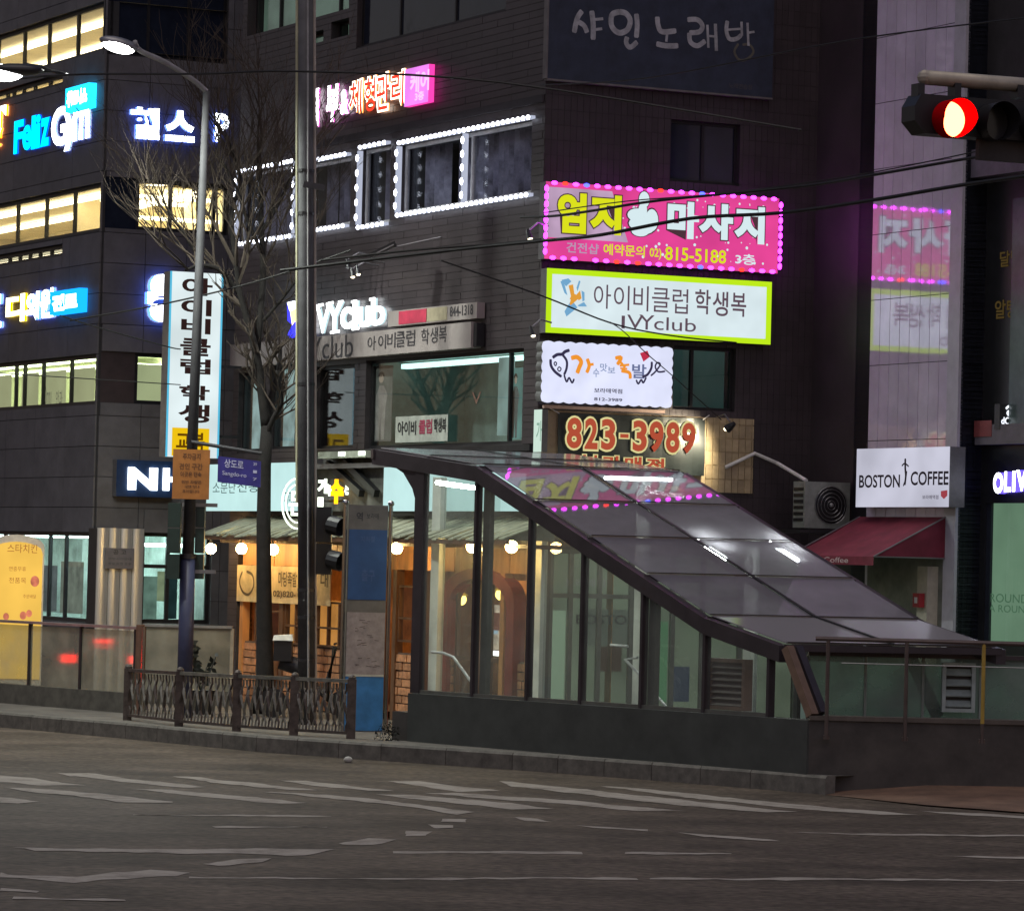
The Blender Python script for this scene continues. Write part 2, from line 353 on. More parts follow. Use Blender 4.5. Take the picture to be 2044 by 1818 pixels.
MQ = [
 [(A5, 735), (A5, 790), (300, 815), (700, 815), (500, 795), (150, 745)], [(470, 715), (700, 720), (900, 745), (1100, 770), (1650, 825), (1500, 832), (1200, 810), (900, 780), (600, 745)],
 [(1380, 745), (1600, 755), (2044, 800), (A6 + 500, 855), (A6 + 300, 852), (2044, 828), (1680, 790)], [(30, 835), (250, 835), (800, 880), (1380, 945), (1380, 955), (1000, 955), (600, 900), (200, 865)],
 [(1050, 840), (1300, 845), (2044, 912), (A6 + 400, 955), (A6 + 200, 957), (2044, 950), (1600, 905)], [(0, 905), (100, 910), (310, 945), (150, 955), (0, 950)],
 [(A6 + 200, 775), (A6 + 400, 780), (A6 + 700, 810), (A6 + 1100, 860), (A6 + 900, 858), (A6 + 600, 832)], [(A6 + 60, 865), (A6 + 300, 876), (A6 + 900, 920), (A6 + 1400, 985), (A6 + 1750, 1030), (A6 + 1600, 1050), (A6 + 1400, 1012), (A6 + 1100, 972), (A6 + 500, 914)],
 [(A6 + 1050, 785), (A6 + 1300, 785), (A6 + 1700, 830), (A6 + 1950, 860), (A6 + 1650, 868), (A6 + 1400, 835)], [(A6 + 950, 890), (A6 + 1200, 890), (A7, 960), (A7 + 340, 1003), (A7, 1005), (A6 + 1500, 948)],
 [(A6 + 1340, 875), (A6 + 1600, 878), (A7, 905), (A7 + 500, 940), (A7 + 1000, 985), (A7 + 1400, 1022), (A7 + 1000, 1022), (A7 + 500, 972), (A7, 936), (A6 + 1700, 908)],
 [(A7 - 100, 782), (A7, 788), (A7 + 600, 848), (A7 + 1100, 905), (A8, 1005), (A8 + 250, 1028), (A8, 1034), (A7 + 1500, 986), (A7 + 900, 932), (A7 + 600, 890), (A7, 825)],
 [(A7 + 700, 823), (A7 + 1000, 835), (A7 + 1500, 890), (A8, 950), (A8 + 600, 998), (A8 + 1200, 1048), (A8 + 900, 1052), (A8 + 400, 1014), (A8, 982), (A7 + 1500, 924), (A7 + 1100, 874)],
 [(A8 + 1200, 1018), (A8 + 1500, 1028), (A8 + 2300, 1070), (A8 + 2300, 1088), (A8 + 1600, 1058)],
 [(A6 + 1500, 1075), (A6 + 1680, 1080), (A6 + 1670, 1110), (A6 + 1470, 1110)], [(A6 + 1370, 1128), (A6 + 1570, 1130), (A6 + 1570, 1150), (A6 + 1450, 1162)], [(A6 + 1200, 1183), (A6 + 1410, 1185), (A6 + 1350, 1218), (A6 + 1190, 1218)],
 [(A6 + 660, 1270), (A6 + 900, 1238), (A6 + 1120, 1248), (A6 + 1000, 1282), (A6 + 850, 1297), (A6 + 740, 1292)],
 [(100, 1312), (1500, 1322), (A6 + 670, 1323), (A6 + 400, 1368), (A6 + 250, 1377), (A6, 1362), (1500, 1358), (300, 1334)], [(1620, 1445), (1900, 1400), (A6 + 120, 1400), (A6 + 50, 1426), (1750, 1463)],
 [(0, 1510), (150, 1535), (600, 1552), (900, 1512), (1200, 1490), (1520, 1508), (1400, 1540), (900, 1562), (600, 1592), (300, 1562), (0, 1545)],
 [(A7, 1063), (A7 + 150, 1073), (A7 + 320, 1110), (A7 + 100, 1098)], [(A7 + 500, 1128), (A7 + 1080, 1165), (A7 + 1080, 1180), (A7 + 700, 1158)], [(A7 + 1330, 1196), (A8, 1242), (A8 + 100, 1262), (A7 + 1600, 1232)],
 [(A6 + 1100, 1340), (A7 + 560, 1343), (A7 + 560, 1360), (A6 + 1100, 1356)], [(A7 + 900, 1348), (A7 + 1750, 1356), (A7 + 1750, 1367), (A7 + 900, 1362)],
 [(0, 1640), (320, 1655), (300, 1668), (0, 1655)], [(100, 1705), (1000, 1722), (1000, 1736), (100, 1722)], [(1500, 1548), (A6 + 1000, 1553), (A7 + 1000, 1548), (A7 + 1000, 1560), (A6 + 1000, 1566), (1500, 1562)],
 [(A7 + 1100, 1552), (A8 + 800, 1560), (A8 + 2200, 1566), (A8 + 2200, 1580), (A8 + 800, 1574), (A7 + 1100, 1566)], [(A8 + 200, 1192), (A8 + 2200, 1214), (A8 + 2200, 1228), (A8 + 1000, 1214)], [(A8 + 1400, 1378), (A8 + 2200, 1384), (A8 + 2200, 1400), (A8 + 1600, 1392)],
 [(1060, 1048), (A6 + 600, 1060), (A6 + 600, 1066), (1060, 1056)], [(1700, 1142), (A6 + 570, 1144), (A6 + 570, 1152), (1720, 1152)]]
MK = [[(x / 4, 1362.7 + y / 4) for x, y in q] for q in MQ]
for i, pl in enumerate(MK):
    pts = [onz(u, v, .004 + .0006 * (i % 4)) for u, v in pl]
    ar = sum(pts[k].x * pts[(k + 1) % len(pts)].y - pts[(k + 1) % len(pts)].x * pts[k].y for k in range(len(pts)))
    if ar < 0: pts = pts[::-1]
    out = []; wv = 0.0
    for k in range(len(pts)):
        a, b = pts[k], pts[(k + 1) % len(pts)]; ns = max(1, int((b - a).length / .16))
        for q in range(ns):
            wv = wv * .55 + random.uniform(-.09, .09); out.append(a.lerp(b, q / ns) + Vector((random.uniform(-.01, .01), wv, 0)))
    MB().add(out, [list(range(len(out)))]).build('marking_stripe', worn, marks)

# ================================================================== main dark brick building (faces A and B)
dark_tile = mat('dark_tile', (.050, .040, .045), .42, var=.15, scale=1, rnd=.08)
dark_wall = mat('dark_wall', (.035, .030, .033), .7)
beige_tile = mat('beige_tile', (.42, .33, .20), .45, var=.1, scale=6, rnd=.16)
beige_wall = mat('beige_wall', (.46, .36, .22), .7, var=.12, scale=3)
black = mat('black_frame', (.012, .012, .014), .45)
darkmetal = mat('dark_metal', (.03, .03, .033), .4, metal=.3)
greymetal = mat('grey_metal', (.25, .25, .26), .4, metal=.6)
whitepaint = mat('white_paint', (.7, .7, .68), .5)
navy_glass = mat('navy_glass', (.015, .02, .035), .08, var=.1)
pane_clear = glass('pane_clear', (.92, .95, .95), 1.5)
pane_dark = glass('pane_tinted', (.45, .5, .5), 1.5, .02)
tube_w = emit('tube_cool', (235, 245, 255), 7); tube_y = emit('tube_warm', (255, 225, 170), 9)

AL = FA.px(471, 600)[0]; BR_ = FB.px(1621, 700)[0]; TOP = 17.0
main = thing('dark_tiled_building', 'dark tiled corner block of several storeys carrying the stacked lit signs', 'building', (C.x, C.y, 0))
hA = dict(w4=FA.R(497, -60, 697, 17), m1=FA.R(592, 74, 646, 83), m2=FA.R(662, 45, 697, 70), d4=FA.R(716, -60, 1010, 20),
          l0=FA.R(478, 348, 592, 468), l1=FA.R(606, 330, 699, 447), l2=FA.R(722, 300, 778, 443), l3=FA.R(800, 291, 1060, 386),
          u1=FA.R(478, 745, 522, 900), u2=FA.R(540, 730, 588, 895), u3=FA.R(632, 733, 705, 893), u4=FA.R(732, 720, 1042, 885))
gz0 = PAV; gA = FA.R(478, 1038, 1058, 1400); gA = (gA[0], gA[1], PAV + .0, FA.px(760, 1080)[1])
holesA = list(hA.values()) + [gA]
hB = dict(n4=FB.R(1340, 238, 1475, 372), p2=FB.R(1345, 690, 1466, 822))
holesB = list(hB.values()) + [(FB.px(1100, 1100)[0], FB.px(1600, 1100)[0], PAV, FB.px(1300, 1100)[1])]
m = MB(); wall_holes(m, FA, AL, 0, 0, TOP, holesA, 0, .3); wall_holes(m, FB, 0, BR_, 0, TOP, holesB, 0, .3)
bl, brr = FA.P(AL, 0, 0), FB.P(BR_, 0, 0); bk = FA.P(AL, -BR_, 0)
for p, q in ((brr, bk), (bk, bl)): m.quad(p, q, q + Vector((0, 0, TOP)), p + Vector((0, 0, TOP)))
m.add([x + Vector((0, 0, TOP)) for x in (bl, FA.P(0, 0, 0), brr, bk)], [[0, 1, 2, 3]])
m.build('wall', dark_wall, main)
# tiling of the two faces, in real relief
def tiling(mb, fr, s0, s1, z0, z1, tw, th, holes, off=.0, t=.018, gap=.012, stag=.5):
    nz = int((z1 - z0) / th) + 1
    for j in range(nz):
        a = z0 + j * th; b = min(a + th - gap, z1)
        if b - a < .03: continue
        x = s0 - (stag * tw if j % 2 else 0)
        while x < s1:
            c, d = max(x, s0), min(x + tw - gap, s1); x += tw
            if d - c < .03: continue
            for (p, q, r, s_) in minus(c, d, a, b, holes):
                tt = off + t + random.uniform(-.003, .003); P = fr.P
                mb.add([P(p, off, r), P(q, off, r), P(q, off, s_), P(p, off, s_), P(p, tt, r), P(q, tt, r), P(q, tt, s_), P(p, tt, s_)],
                       [[4, 5, 6, 7], [0, 1, 5, 4], [1, 2, 6, 5], [2, 3, 7, 6], [3, 0, 4, 7]])
bannerzone = FB.R(1073, 818, 1500, 985)
m = MB(); tiling(m, FA, AL, 0, PAV, 14.5, 1.1, .112, holesA, t=.008, gap=.008); o = m.build('tile', dark_tile, main); o['kind'] = 'stuff'
m = MB(); tiling(m, FB, 0, BR_, PAV, 14.5, .11, .235, holesB + [bannerzone], stag=0, t=.006, gap=.008); o = m.build('tile', dark_tile, main); o['kind'] = 'stuff'
m = MB(); m.box(FB, bannerzone[0], bannerzone[1], .012, 0, bannerzone[2], bannerzone[3]); m.build('tile_panel', beige_wall, main)
tz0, tz1 = bannerzone[2], bannerzone[3]; tx = FB.px(1408, 900)[0]; j = 0
while tz0 + j * .215 < tz1 - .05:
    x = tx; i = 0
    while x < bannerzone[1] - .02:
        MB().box(FB, x, min(x + .105, bannerzone[1]), .03 + random.uniform(-.004, .004), .013, tz0 + j * .215, min(tz0 + j * .215 + .2, tz1)).build('tile', beige_tile, main); x += .118
    j += 1
# floor bands
for v in (205,):
    z = FA.px(1085, v)[1]
    MB().box(FA, AL, -.02, .05, 0.02, z, z + .12).build('cornice', dark_wall, main)

def window(parent, fr, h, mull=(), trans=(), dep=.12, fw=.05, fmat=black, pane=pane_clear, off=0.0, rd=2.5, imat=None, ends='lr'):
    """frame, panes (one per light), room behind"""
    a, b, c, d = h; fo = off - dep; m = MB()
    for x0, x1, z0, z1 in ((a, b, c, c + fw), (a, b, d - fw, d), (a, a + fw, c + fw, d - fw), (b - fw, b, c + fw, d - fw)): m.box(fr, x0, x1, fo + .03, fo - .03, z0, z1)
    for x in mull: m.box(fr, x - fw / 2, x + fw / 2, fo + .035, fo - .03, c + fw, d - fw)
    for z in trans: m.box(fr, a + fw, b - fw, fo + .032, fo - .03, z - fw / 2, z + fw / 2)
    f = m.build('window_frame', fmat, parent)
    xs = [a] + sorted(mull) + [b]; zs = [c] + sorted(trans) + [d]
    for i in range(len(xs) - 1):
        for j in range(len(zs) - 1):
            MB().box(fr, xs[i] + fw * .5, xs[i + 1] - fw * .5, fo + .006, fo - .006, zs[j] + fw * .5, zs[j + 1] - fw * .5).build('pane', pane, f)
    if imat is not None:
        m = MB(); room(m, fr, a, b, c, d, off - .26, off - .26 - rd, ends=ends); m.build('room', imat, f)
    return f
roomdark = mat('room_dark', (.10, .11, .11), .8, var=.25, scale=1.5)
roomteal = mat('room_teal', (.28, .36, .34), .8, var=.2, scale=1.5)
roomcream = mat('room_cream', (.76, .69, .50), .8, var=.10, scale=1.2)
roomgreen = mat('room_green_white', (.75, .78, .60), .8, var=.08, scale=1.2)
curtain = emit('curtain_green_lit', (100, 122, 108), .6, .35, 1.4)  # green light on the curtains given as their own glow
mx = FA.px(541, 60)[0]
window(main, FA, hA['w4'], mull=[mx, FA.px(660, 20)[0]], dep=.2); MB().box(FA, hA['w4'][0], hA['w4'][1], -.32, -.36, hA['w4'][2], hA['w4'][3]).build('curtain', curtain, main)
for k in ('m1', 'm2'):
    window(main, FA, hA[k], dep=.2); MB().box(FA, hA[k][0], hA[k][1], -.32, -.36, hA[k][2], hA[k][3]).build('curtain', curtain, main)
window(main, FA, hA['d4'], mull=[FA.px(u, 10)[0] for u in (790, 900)], pane=navy_glass)
# third floor windows: dim lilac rooms with curtains
lilac = mat('curtain_lilac', (.50, .47, .56), .8, var=.35, scale=2.5)
paleframe = mat('pale_frame', (.55, .55, .56), .5)
for k, mu in (('l0', []), ('l1', []), ('l2', []), ('l3', [FA.px(932, 340)[0]])):
    h = hA[k]; window(main, FA, h, mull=mu, fmat=paleframe, fw=.06, pane=glass('pane_matt', (.8, .82, .85), 1.12, .1), imat=roomdark, rd=1.5)
    # folded curtain
    m = MB(); n = max(10, int((h[1] - h[0]) / .09)); P = FA.P
    for i in range(n):
        x0 = h[0] + (h[1] - h[0]) * i / n; x1 = h[0] + (h[1] - h[0]) * (i + 1) / n
        gap = (i / n > .18 and i / n < .26)
        if gap: continue
        o0, o1 = (-.42, -.52) if i % 2 else (-.52, -.42); m.quad(P(x0, o0, h[2]), P(x1, o1, h[2]), P(x1, o1, h[3]), P(x0, o0, h[3]))
    m.build('curtain', lilac, main)
# LED modules round those windows
led = emit('led_white', (235, 240, 255), 12); ledrail = emit('led_strip_glow', (205, 212, 235), .75)
def led_line(par, pts, off, step, r=.046, rail=True, col=led, flat=.6):
    for (s0, z0), (s1, z1) in zip(pts[:-1], pts[1:]):
        L_ = math.hypot(s1 - s0, z1 - z0); n = max(1, int(L_ / step))
        if rail: MB().bar(FA.P(s0, off - .02, z0), FA.P(s1, off - .02, z1), .05, .09, up=FA.n).build('rail', ledrail, par)
        for i in range(n):
            t = (i + .5) / n; c = FA.P(s0 + (s1 - s0) * t, off + .03, z0 + (z1 - z0) * t)
            MB().ball(c, r, 6, 4, ax=(FA.d, FA.n, Vector((0, 0, 1))), sc=(1.2 if z0 == z1 else .8, flat, 1.3 if z0 != z1 else .8)).build('bulb', col, par)
for k, lab, sides in (('l0', 'white LED light outline round the window beside the bare tree top', 'tblr'), ('l1', 'white LED strips above and below the window just right of the concrete pole', 'tb'),
                      ('l2', 'C-shaped white LED light outline on the narrow single window', 'tbl'), ('l3', 'white LED light outline round the wide double window nearest the corner', 'tblm')):
    h = hA[k]; g = thing('light_strip', lab, 'LED lights', FA.P(h[0], .04, h[2]), 'LED outlines on the third floor windows')
    z1, z0 = h[3] + .03, h[2] - .03; a, b = h[0] + .03, h[1] + (.1 if k == 'l3' else -.02)
    if 't' in sides: led_line(g, [(a, z1), (b, z1)], .06, .17)
    if 'b' in sides: led_line(g, [(a, z0), (b, z0)], .06, .17)
    if 'l' in sides: led_line(g, [(a, z0 + .05), (a, z1 - .05)], .06, .21)
    if 'r' in sides: led_line(g, [(b, z0 + .05), (b, z1 - .05)], .06, .21)
    if 'm' in sides: c = FA.px(932, 340)[0]; led_line(g, [(c, z0 + .05), (c, z1 - .05)], .06, .21)
# second floor shop: teal-lit display windows
win2 = []
for k, mu in (('u1', []), ('u2', []), ('u3', []), ('u4', [FA.px(1006, 790)[0]])):
    win2.append(window(main, FA, hA[k], mull=mu, fw=.05, pane=pane_clear, imat=roomteal if k != 'u3' else roomdark, rd=1.6))
h = hA['u4']
MB().box(FA, h[0] + .2, h[1] - .1, -.55, -.67, h[3] - .12, h[3] - .04).build('lamp_tube', emit('tube_teal', (190, 235, 225), 2.6), main)
MB().box(FA, FA.px(1010, 700)[0], h[1] - .08, -.5, -.6, h[2] + .15, h[3] - .1).build('teal_glow_panel', emit('teal_panel', (150, 200, 190), .9, .3), main)  # teal room light put into a glowing panel
MB().box(FA, FA.px(973, 720)[0], FA.px(1003, 720)[0], -.2, -.22, h[2] + .15, h[3] - .1).build('teal_glow_strip', emit('teal_panel2', (135, 165, 160), .8, .3), main)  # brightest teal stretch of the window, painted as a glowing strip
for k in ('u1', 'u2'):
    hh = hA[k]; MB().box(FA, hh[0] + .06, hh[1] - .06, -.25, -.27, hh[2] + .06, hh[3] - .06).build('poster_panel', emit('white_poster_lit', (150, 180, 180), .8, .4, 3), main)  # poster sheets glow, the white-lit look of the pane put into them
sillz = h[2]
MB().box(FA, FA.px(632, 890)[0], -.03, .12, .02, sillz - .12, sillz - .02).build('window_sill', darkmetal, main)
MB().box(FA, FA.px(632, 900)[0], -.03, .35, .02, sillz - .34, sillz - .26).build('gutter_ledge', greymetal, main)
# B face windows
window(main, FB, hB['n4'], mull=[FB.px(1408, 300)[0]], pane=navy_glass)
window(main, FB, hB['p2'], mull=[FB.px(1386, 760)[0]], fw=.05, imat=None, pane=pane_dark)
MB().box(FB, hB['p2'][0], hB['p2'][1], -.35, -.37, hB['p2'][2], hB['p2'][3]).build('blind', emit('blind_green_lit', (78, 112, 106), .75, .35, 1.2), main)  # blind glows itself, window light put into its colour
# ------------------------------------------------------------------ signs on the dark building
W = lambda n, c, s=1.0, **k: emit(n, c, s, **k)
signgrey = mat('sign_side_grey', (.12, .12, .12), .5)
def lightbox(name, label, fr, rect, facem, depth=.22, sidem=None, off=.03, rim=None, rimw=.06, group=None, cat='sign'):
    a, b, c, d = rect; g = thing(name, label, cat, fr.P(a, off, c), group)
    MB().box(fr, a, b, off + depth, off, c, d).build('box', sidem or signgrey, g)
    o = off + depth
    if rim:
        m = MB()
        for x0, x1, z0, z1 in ((a, b, c, c + rimw), (a, b, d - rimw, d), (a, a + rimw, c + rimw, d - rimw), (b - rimw, b, c + rimw, d - rimw)): m.box(fr, x0, x1, o + .02, o + .001, z0, z1)
        m.build('rim', rim, g)
    i = rimw if rim else .0
    MB().quad(fr.P(a + i, o + .004, c + i), fr.P(b - i, o + .004, c + i), fr.P(b - i, o + .004, d - i), fr.P(a + i, o + .004, d - i)).build('face', facem, g)
    return g, o
def lab(parent, fr, body, px, off, m, bold=0.0, name='lettering', depth=0.0, mside=None, ref=None):
    return letters(MB(), fr, body, fr.R(*px, off), off, depth, bold, mi=0, mside=1 if mside else None, ref=ref).build(name, [m, mside] if mside else m, parent)

# 1 pink sign with LED bulbs
pinkface = W('pink_face', (228, 70, 150), 1.0, var=.18, scale=1.1)
r = FB.R(1091, 362, 1553, 546, .25)
gpink, o = lightbox('illuminated_sign', 'pink lit sign board framed by purple LED bulbs, highest of the stacked lit signs', FB, r, pinkface, off=.03, depth=.2)
a, b, c, d = r; dk = mat('print_dark', (.03, .02, .02), .5); dkoutline = W('print_brown', (90, 60, 70), .7)
yel = W('print_yellow', (220, 225, 30), 1.0); wht = W('print_white', (215, 235, 240), 1.0)
MB().quad(FB.P(a + .02, o + .006, c + (d - c) * .28), FB.P(a + 1.45, o + .006, c + (d - c) * .28), FB.P(a + 1.15, o + .006, d - .08), FB.P(a + .02, o + .006, d - .08)).build('printed_panel', W('print_mauve', (190, 160, 190), .9, var=.3, scale=2), gpink)
for body, px, mm in (('엄', (1114, 384, 1168, 467), yel), ('지', (1179, 388, 1238, 470), yel), ('마', (1333, 401, 1393, 478), wht), ('사', (1396, 405, 1461, 480), wht), ('지', (1467, 411, 1524, 488), wht)):
    R_ = FB.R(*px, o); letters(MB(), FB, body, R_, o + .010, 0, .085, ref=.045).build('lettering', dkoutline, gpink); letters(MB(), FB, body, R_, o + .014, 0, .055, ref=.045).build('lettering', mm, gpink)
# thumb and fist figure
m = MB(); m2 = MB()
for (u, v, rr, sx, sz) in ((1285, 399, 11, 1, 1.5), (1282, 420, 10, .9, 1.6), (1272, 430, 17, 1.25, .8), (1275, 447, 18, 1.2, .75), (1277, 462, 15, 1.2, .7), (1300, 440, 15, .9, 1.5), (1284, 452, 18, 1.3, .9)):
    s0, z0 = FB.px(u, v, o)
    for mm, k, oo in ((m, 1.14, .010), (m2, 1.0, .014)):
        q = [FB.P(s0 + rr / 130 * k * sx * math.cos(t * math.pi / 8) / .9, o + oo + .0004 * u % .003, z0 + rr / 130 * k * sz * math.sin(t * math.pi / 8)) for t in range(16)]; mm.add(q, [list(range(16))])
m.build('printed_fist', dkoutline, gpink); m2.build('printed_fist', wht, gpink)
for body, px, mm in (('건전샵', (1131, 483, 1195, 508), W('print_pale', (200, 170, 200), .8)), ('예약문의', (1205, 486, 1287, 514), yel), ('02)', (1297, 495, 1320, 519), yel), ('815-5188', (1328, 492, 1449, 527), yel), ('3층', (1468, 506, 1507, 530), wht)):
    lab(gpink, FB, body, px, o + .012, mm, .018)
m = MB(); random.seed(3)
for i in range(70):
    s0 = random.uniform(a + 1.3, b - .15); z0 = random.uniform(c + .12, d - .12); rr = random.choice((.008, .012, .02, .026))
    m.add([FB.P(s0 + rr * math.cos(t * math.pi / 3), o + .007, z0 + rr * math.sin(t * math.pi / 3)) for t in range(6)], [list(range(6))])
o_ = m.build('printed_dots', wht, gpink); o_['kind'] = 'stuff'
bm = {'p': W('led_magenta', (232, 50, 255), 8), 'r': W('led_red', (255, 40, 30), 5), 'b': W('led_blue', (60, 70, 255), 6)}
def bulbrow(p, q, n, cols, vert=False):
    for i in range(n):
        t = (i + .5) / n; cc = cols[i % len(cols)]; s0 = p[0] + (q[0] - p[0]) * t; z0 = p[1] + (q[1] - p[1]) * t
        if cc == '-': continue
        MB().ball(FB.P(s0, o + .05, z0), .042, 8, 5, ax=(FB.d, FB.n, Vector((0, 0, 1))), sc=(.8, .8, 1.25) if vert else (1.3, .8, .75)).build('bulb', bm[cc], gpink)
bulbrow((a + .03, d - .02), (b - .03, d - .02), 22, 'prpbpppppprpppbppppppp'); bulbrow((a + .03, c + .02), (b - .03, c + .02), 22, 'ppp-pprprpppppbppprppp'[:22])
bulbrow((a - .01, c + .05), (a - .01, d - .05), 9, 'p', True); bulbrow((b + .01, c + .05), (b + .01, d - .05), 9, 'p', True)

# 2 green rimmed white sign
r = FB.R(1093, 535, 1538, 688, .25)
g, o = lightbox('illuminated_sign', 'white lit sign board with bright lime green rim below the pink sign', FB, r, W('ivory_face', (222, 238, 243), .95, var=.06), rim=W('lime_rim', (195, 240, 30), .95), rimw=.085, off=.03, depth=.2)
txt = mat('print_grey', (.10, .07, .08), .6); txt = W('print_grey_lit', (105, 85, 98), .8)
for body, px in (('아', (1186, 567, 1219, 617)), ('이', (1226, 569, 1256, 620)), ('비', (1265, 570, 1294, 622)), ('클', (1302, 574, 1336, 624)), ('럽', (1343, 576, 1373, 627)), ('학', (1388, 577, 1418, 628)), ('생', (1423, 581, 1453, 632)), ('복', (1460, 584, 1489, 633))):
    lab(g, FB, body, px, o + .012, txt, .0 if px[0] < 1380 else .012)
for body, px in (('I', (1241, 630, 1247, 656)), ('V', (1252, 628, 1284, 658)), ('Y', (1276, 628, 1306, 659)), ('club', (1306, 632, 1389, 663))): lab(g, FB, body, px, o + .012, txt, .0)
bl_ = W('print_blue', (120, 175, 215), .9); org = W('print_orange', (230, 160, 60), .95)
m = MB()
for pl in ([(1120, 559), (1134, 556), (1140, 562), (1129, 572)], [(1118, 562), (1124, 560), (1132, 590), (1126, 585)], [(1126, 622), (1140, 598), (1152, 614), (1130, 632)], [(1150, 575), (1155, 560), (1158, 562), (1152, 582)], [(1152, 610), (1165, 603), (1171, 612), (1155, 612)], [(1160, 580), (1166, 584), (1166, 600), (1162, 602)]):
    m.add([FB.P(*(lambda q: (q[0], o + .012, q[1]))(FB.px(u, v, o))) for u, v in pl], [[3, 2, 1, 0]])
m.build('printed_emblem', bl_, g)
m = MB()
for pl in ([(1134, 570), (1143, 568), (1146, 590), (1140, 598)], [(1136, 598), (1141, 585), (1158, 592), (1156, 598)], [(1136, 607), (1140, 592), (1152, 598), (1138, 610)], [(1150, 588), (1157, 580), (1160, 596), (1154, 600)]):
    m.add([FB.P(*(lambda q: (q[0], o + .016, q[1]))(FB.px(u, v, o))) for u, v in pl], [[3, 2, 1, 0]])
m.build('printed_emblem', org, g)

# 3 scalloped pig sign
r = FB.R(1086, 682, 1341, 812, .25); a, b, c, d = r
g = thing('illuminated_sign', 'bluish white lit sign with scalloped edge and brush drawn pig below the lime sign', 'sign', FB.P(a, .03, c))
pts = []
def scal(p, q, n, nx, nz):
    for i in range(n * 4):
        t = i / (n * 4); e = .022 * abs(math.sin(t * n * math.pi)); pts.append((p[0] + (q[0] - p[0]) * t + nx * e, p[1] + (q[1] - p[1]) * t + nz * e))
scal((a, c), (b, c), 12, 0, -1); scal((b, c), (b, d), 6, 1, 0); scal((b, d), (a, d), 12, 0, 1); scal((a, d), (a, c), 6, -1, 0)
MB().prism(FB, pts, .22, .03, 0, 1).build('face', [W('pale_blue_face', (226, 230, 255), 1.0, var=.08), signgrey], g); o = .22
ink = W('print_ink', (60, 55, 85), .8)
PIG = (([(1137, 699), (1128, 702), (1122, 707), (1112, 708), (1103, 714)], .05), ([(1122, 707), (1131, 720), (1131, 735), (1126, 748)], .04), ([(1099, 717), (1100, 730), (1108, 742), (1121, 752)], .045),
               ([(1126, 748), (1131, 762), (1136, 754), (1142, 764), (1146, 756)], .03), ([(1301, 722), (1300, 735), (1292, 748), (1282, 752)], .04), ([(1299, 750), (1308, 742), (1318, 728), (1312, 724), (1308, 732), (1314, 742), (1328, 741)], .028),
               ([(1270, 758), (1274, 766), (1280, 758), (1284, 764), (1290, 753)], .03),
               ([(1108, 722), (1111, 725), (1109, 730), (1106, 726), (1108, 722)], .02), ([(1116, 732), (1120, 736), (1117, 741), (1113, 737), (1116, 732)], .02))
strokes(FB, PIG, o + .006, ink, g, 'printed_pig_stroke')
orb = W('print_orange2', (240, 150, 50), 1.0)
ORB = (([(1140, 715), (1152, 713), (1160, 722), (1156, 734), (1152, 745)], .07), ([(1172, 716), (1176, 730), (1171, 744)], .06), ([(1176, 728), (1185, 727)], .06),
               ([(1228, 715), (1240, 714), (1232, 728)], .06), ([(1238, 722), (1248, 734)], .06), ([(1237, 730), (1256, 728)], .05), ([(1240, 740), (1256, 744), (1258, 756)], .055), ([(1238, 735), (1252, 736)], .04))
strokes(FB, ORB, o + .006, orb, g)
pl_ = W('print_paleblue', (150, 165, 200), .9)
for body, px in (('수', (1184, 735, 1196, 753)), ('맛', (1198, 725, 1212, 742)), ('보', (1213, 732, 1228, 745)), ('발', (1262, 726, 1290, 756))): lab(g, FB, body, px, o + .007, pl_ if body != '발' else W('print_greyblue', (110, 120, 160), .9), .02)
MB().add([FB.P(*(lambda q: (q[0], o + .007, q[1]))(FB.px(u, v, o))) for u, v in ((1277, 705), (1292, 700), (1297, 712), (1284, 722))], [[3, 2, 1, 0]]).build('printed_seal', W('print_red', (200, 50, 80), .9), g)
lab(g, FB, '보라매역점', (1186, 774, 1242, 786), o + .007, ink, .02); lab(g, FB, '812-3989', (1186, 793, 1242, 802), o + .007, ink, .02)
MB().box(FB, a + .1, b - .05, .12, .05, c - .10, c - .05).build('rail', mat('pink_rail', (.5, .35, .3), .5), g)

# 4 phone number banner
r = FB.R(1114, 823, 1405, 950, .08); a, b, c, d = r
g = thing('banner', 'dark vinyl banner with large red phone number 823-3989 over beige tiles', 'banner', FB.P(a, .05, c))
m = MB(); nx, nz = 24, 10
for i in range(nx):
    for j in range(nz):
        def Pw(i, j):
            s_ = a + (b - a) * i / nx; z_ = c + (d - c) * j / nz; return FB.P(s_, .085 + .010 * math.sin(i * 1.3 + j * .5) * (1 if j in (0, nz) or i in (0, nx) else .4), z_)
        m.quad(Pw(i, j), Pw(i + 1, j), Pw(i + 1, j + 1), Pw(i, j + 1))
m.build('sheet', mat('banner_black', (.02, .028, .028), .35, var=.2, scale=2), g, smooth=True)
for (u, v) in ((1116, 825), (1402, 838)):
    s_, z_ = FB.px(u, v, .08); MB().bar(FB.P(s_, .09, z_), FB.P(s_ + (.15 if u > 1300 else -.15), .03, z_ + .08), .012, .012).build('cord', whitepaint, g)
cream = mat('print_cream', (.85, .8, .55), .5, var=.05); cream = W('print_cream_lit', (235, 225, 160), .85); redp = W('print_redbrown_lit', (190, 85, 60), .85)  # banner print glows, its lit look put into the colour
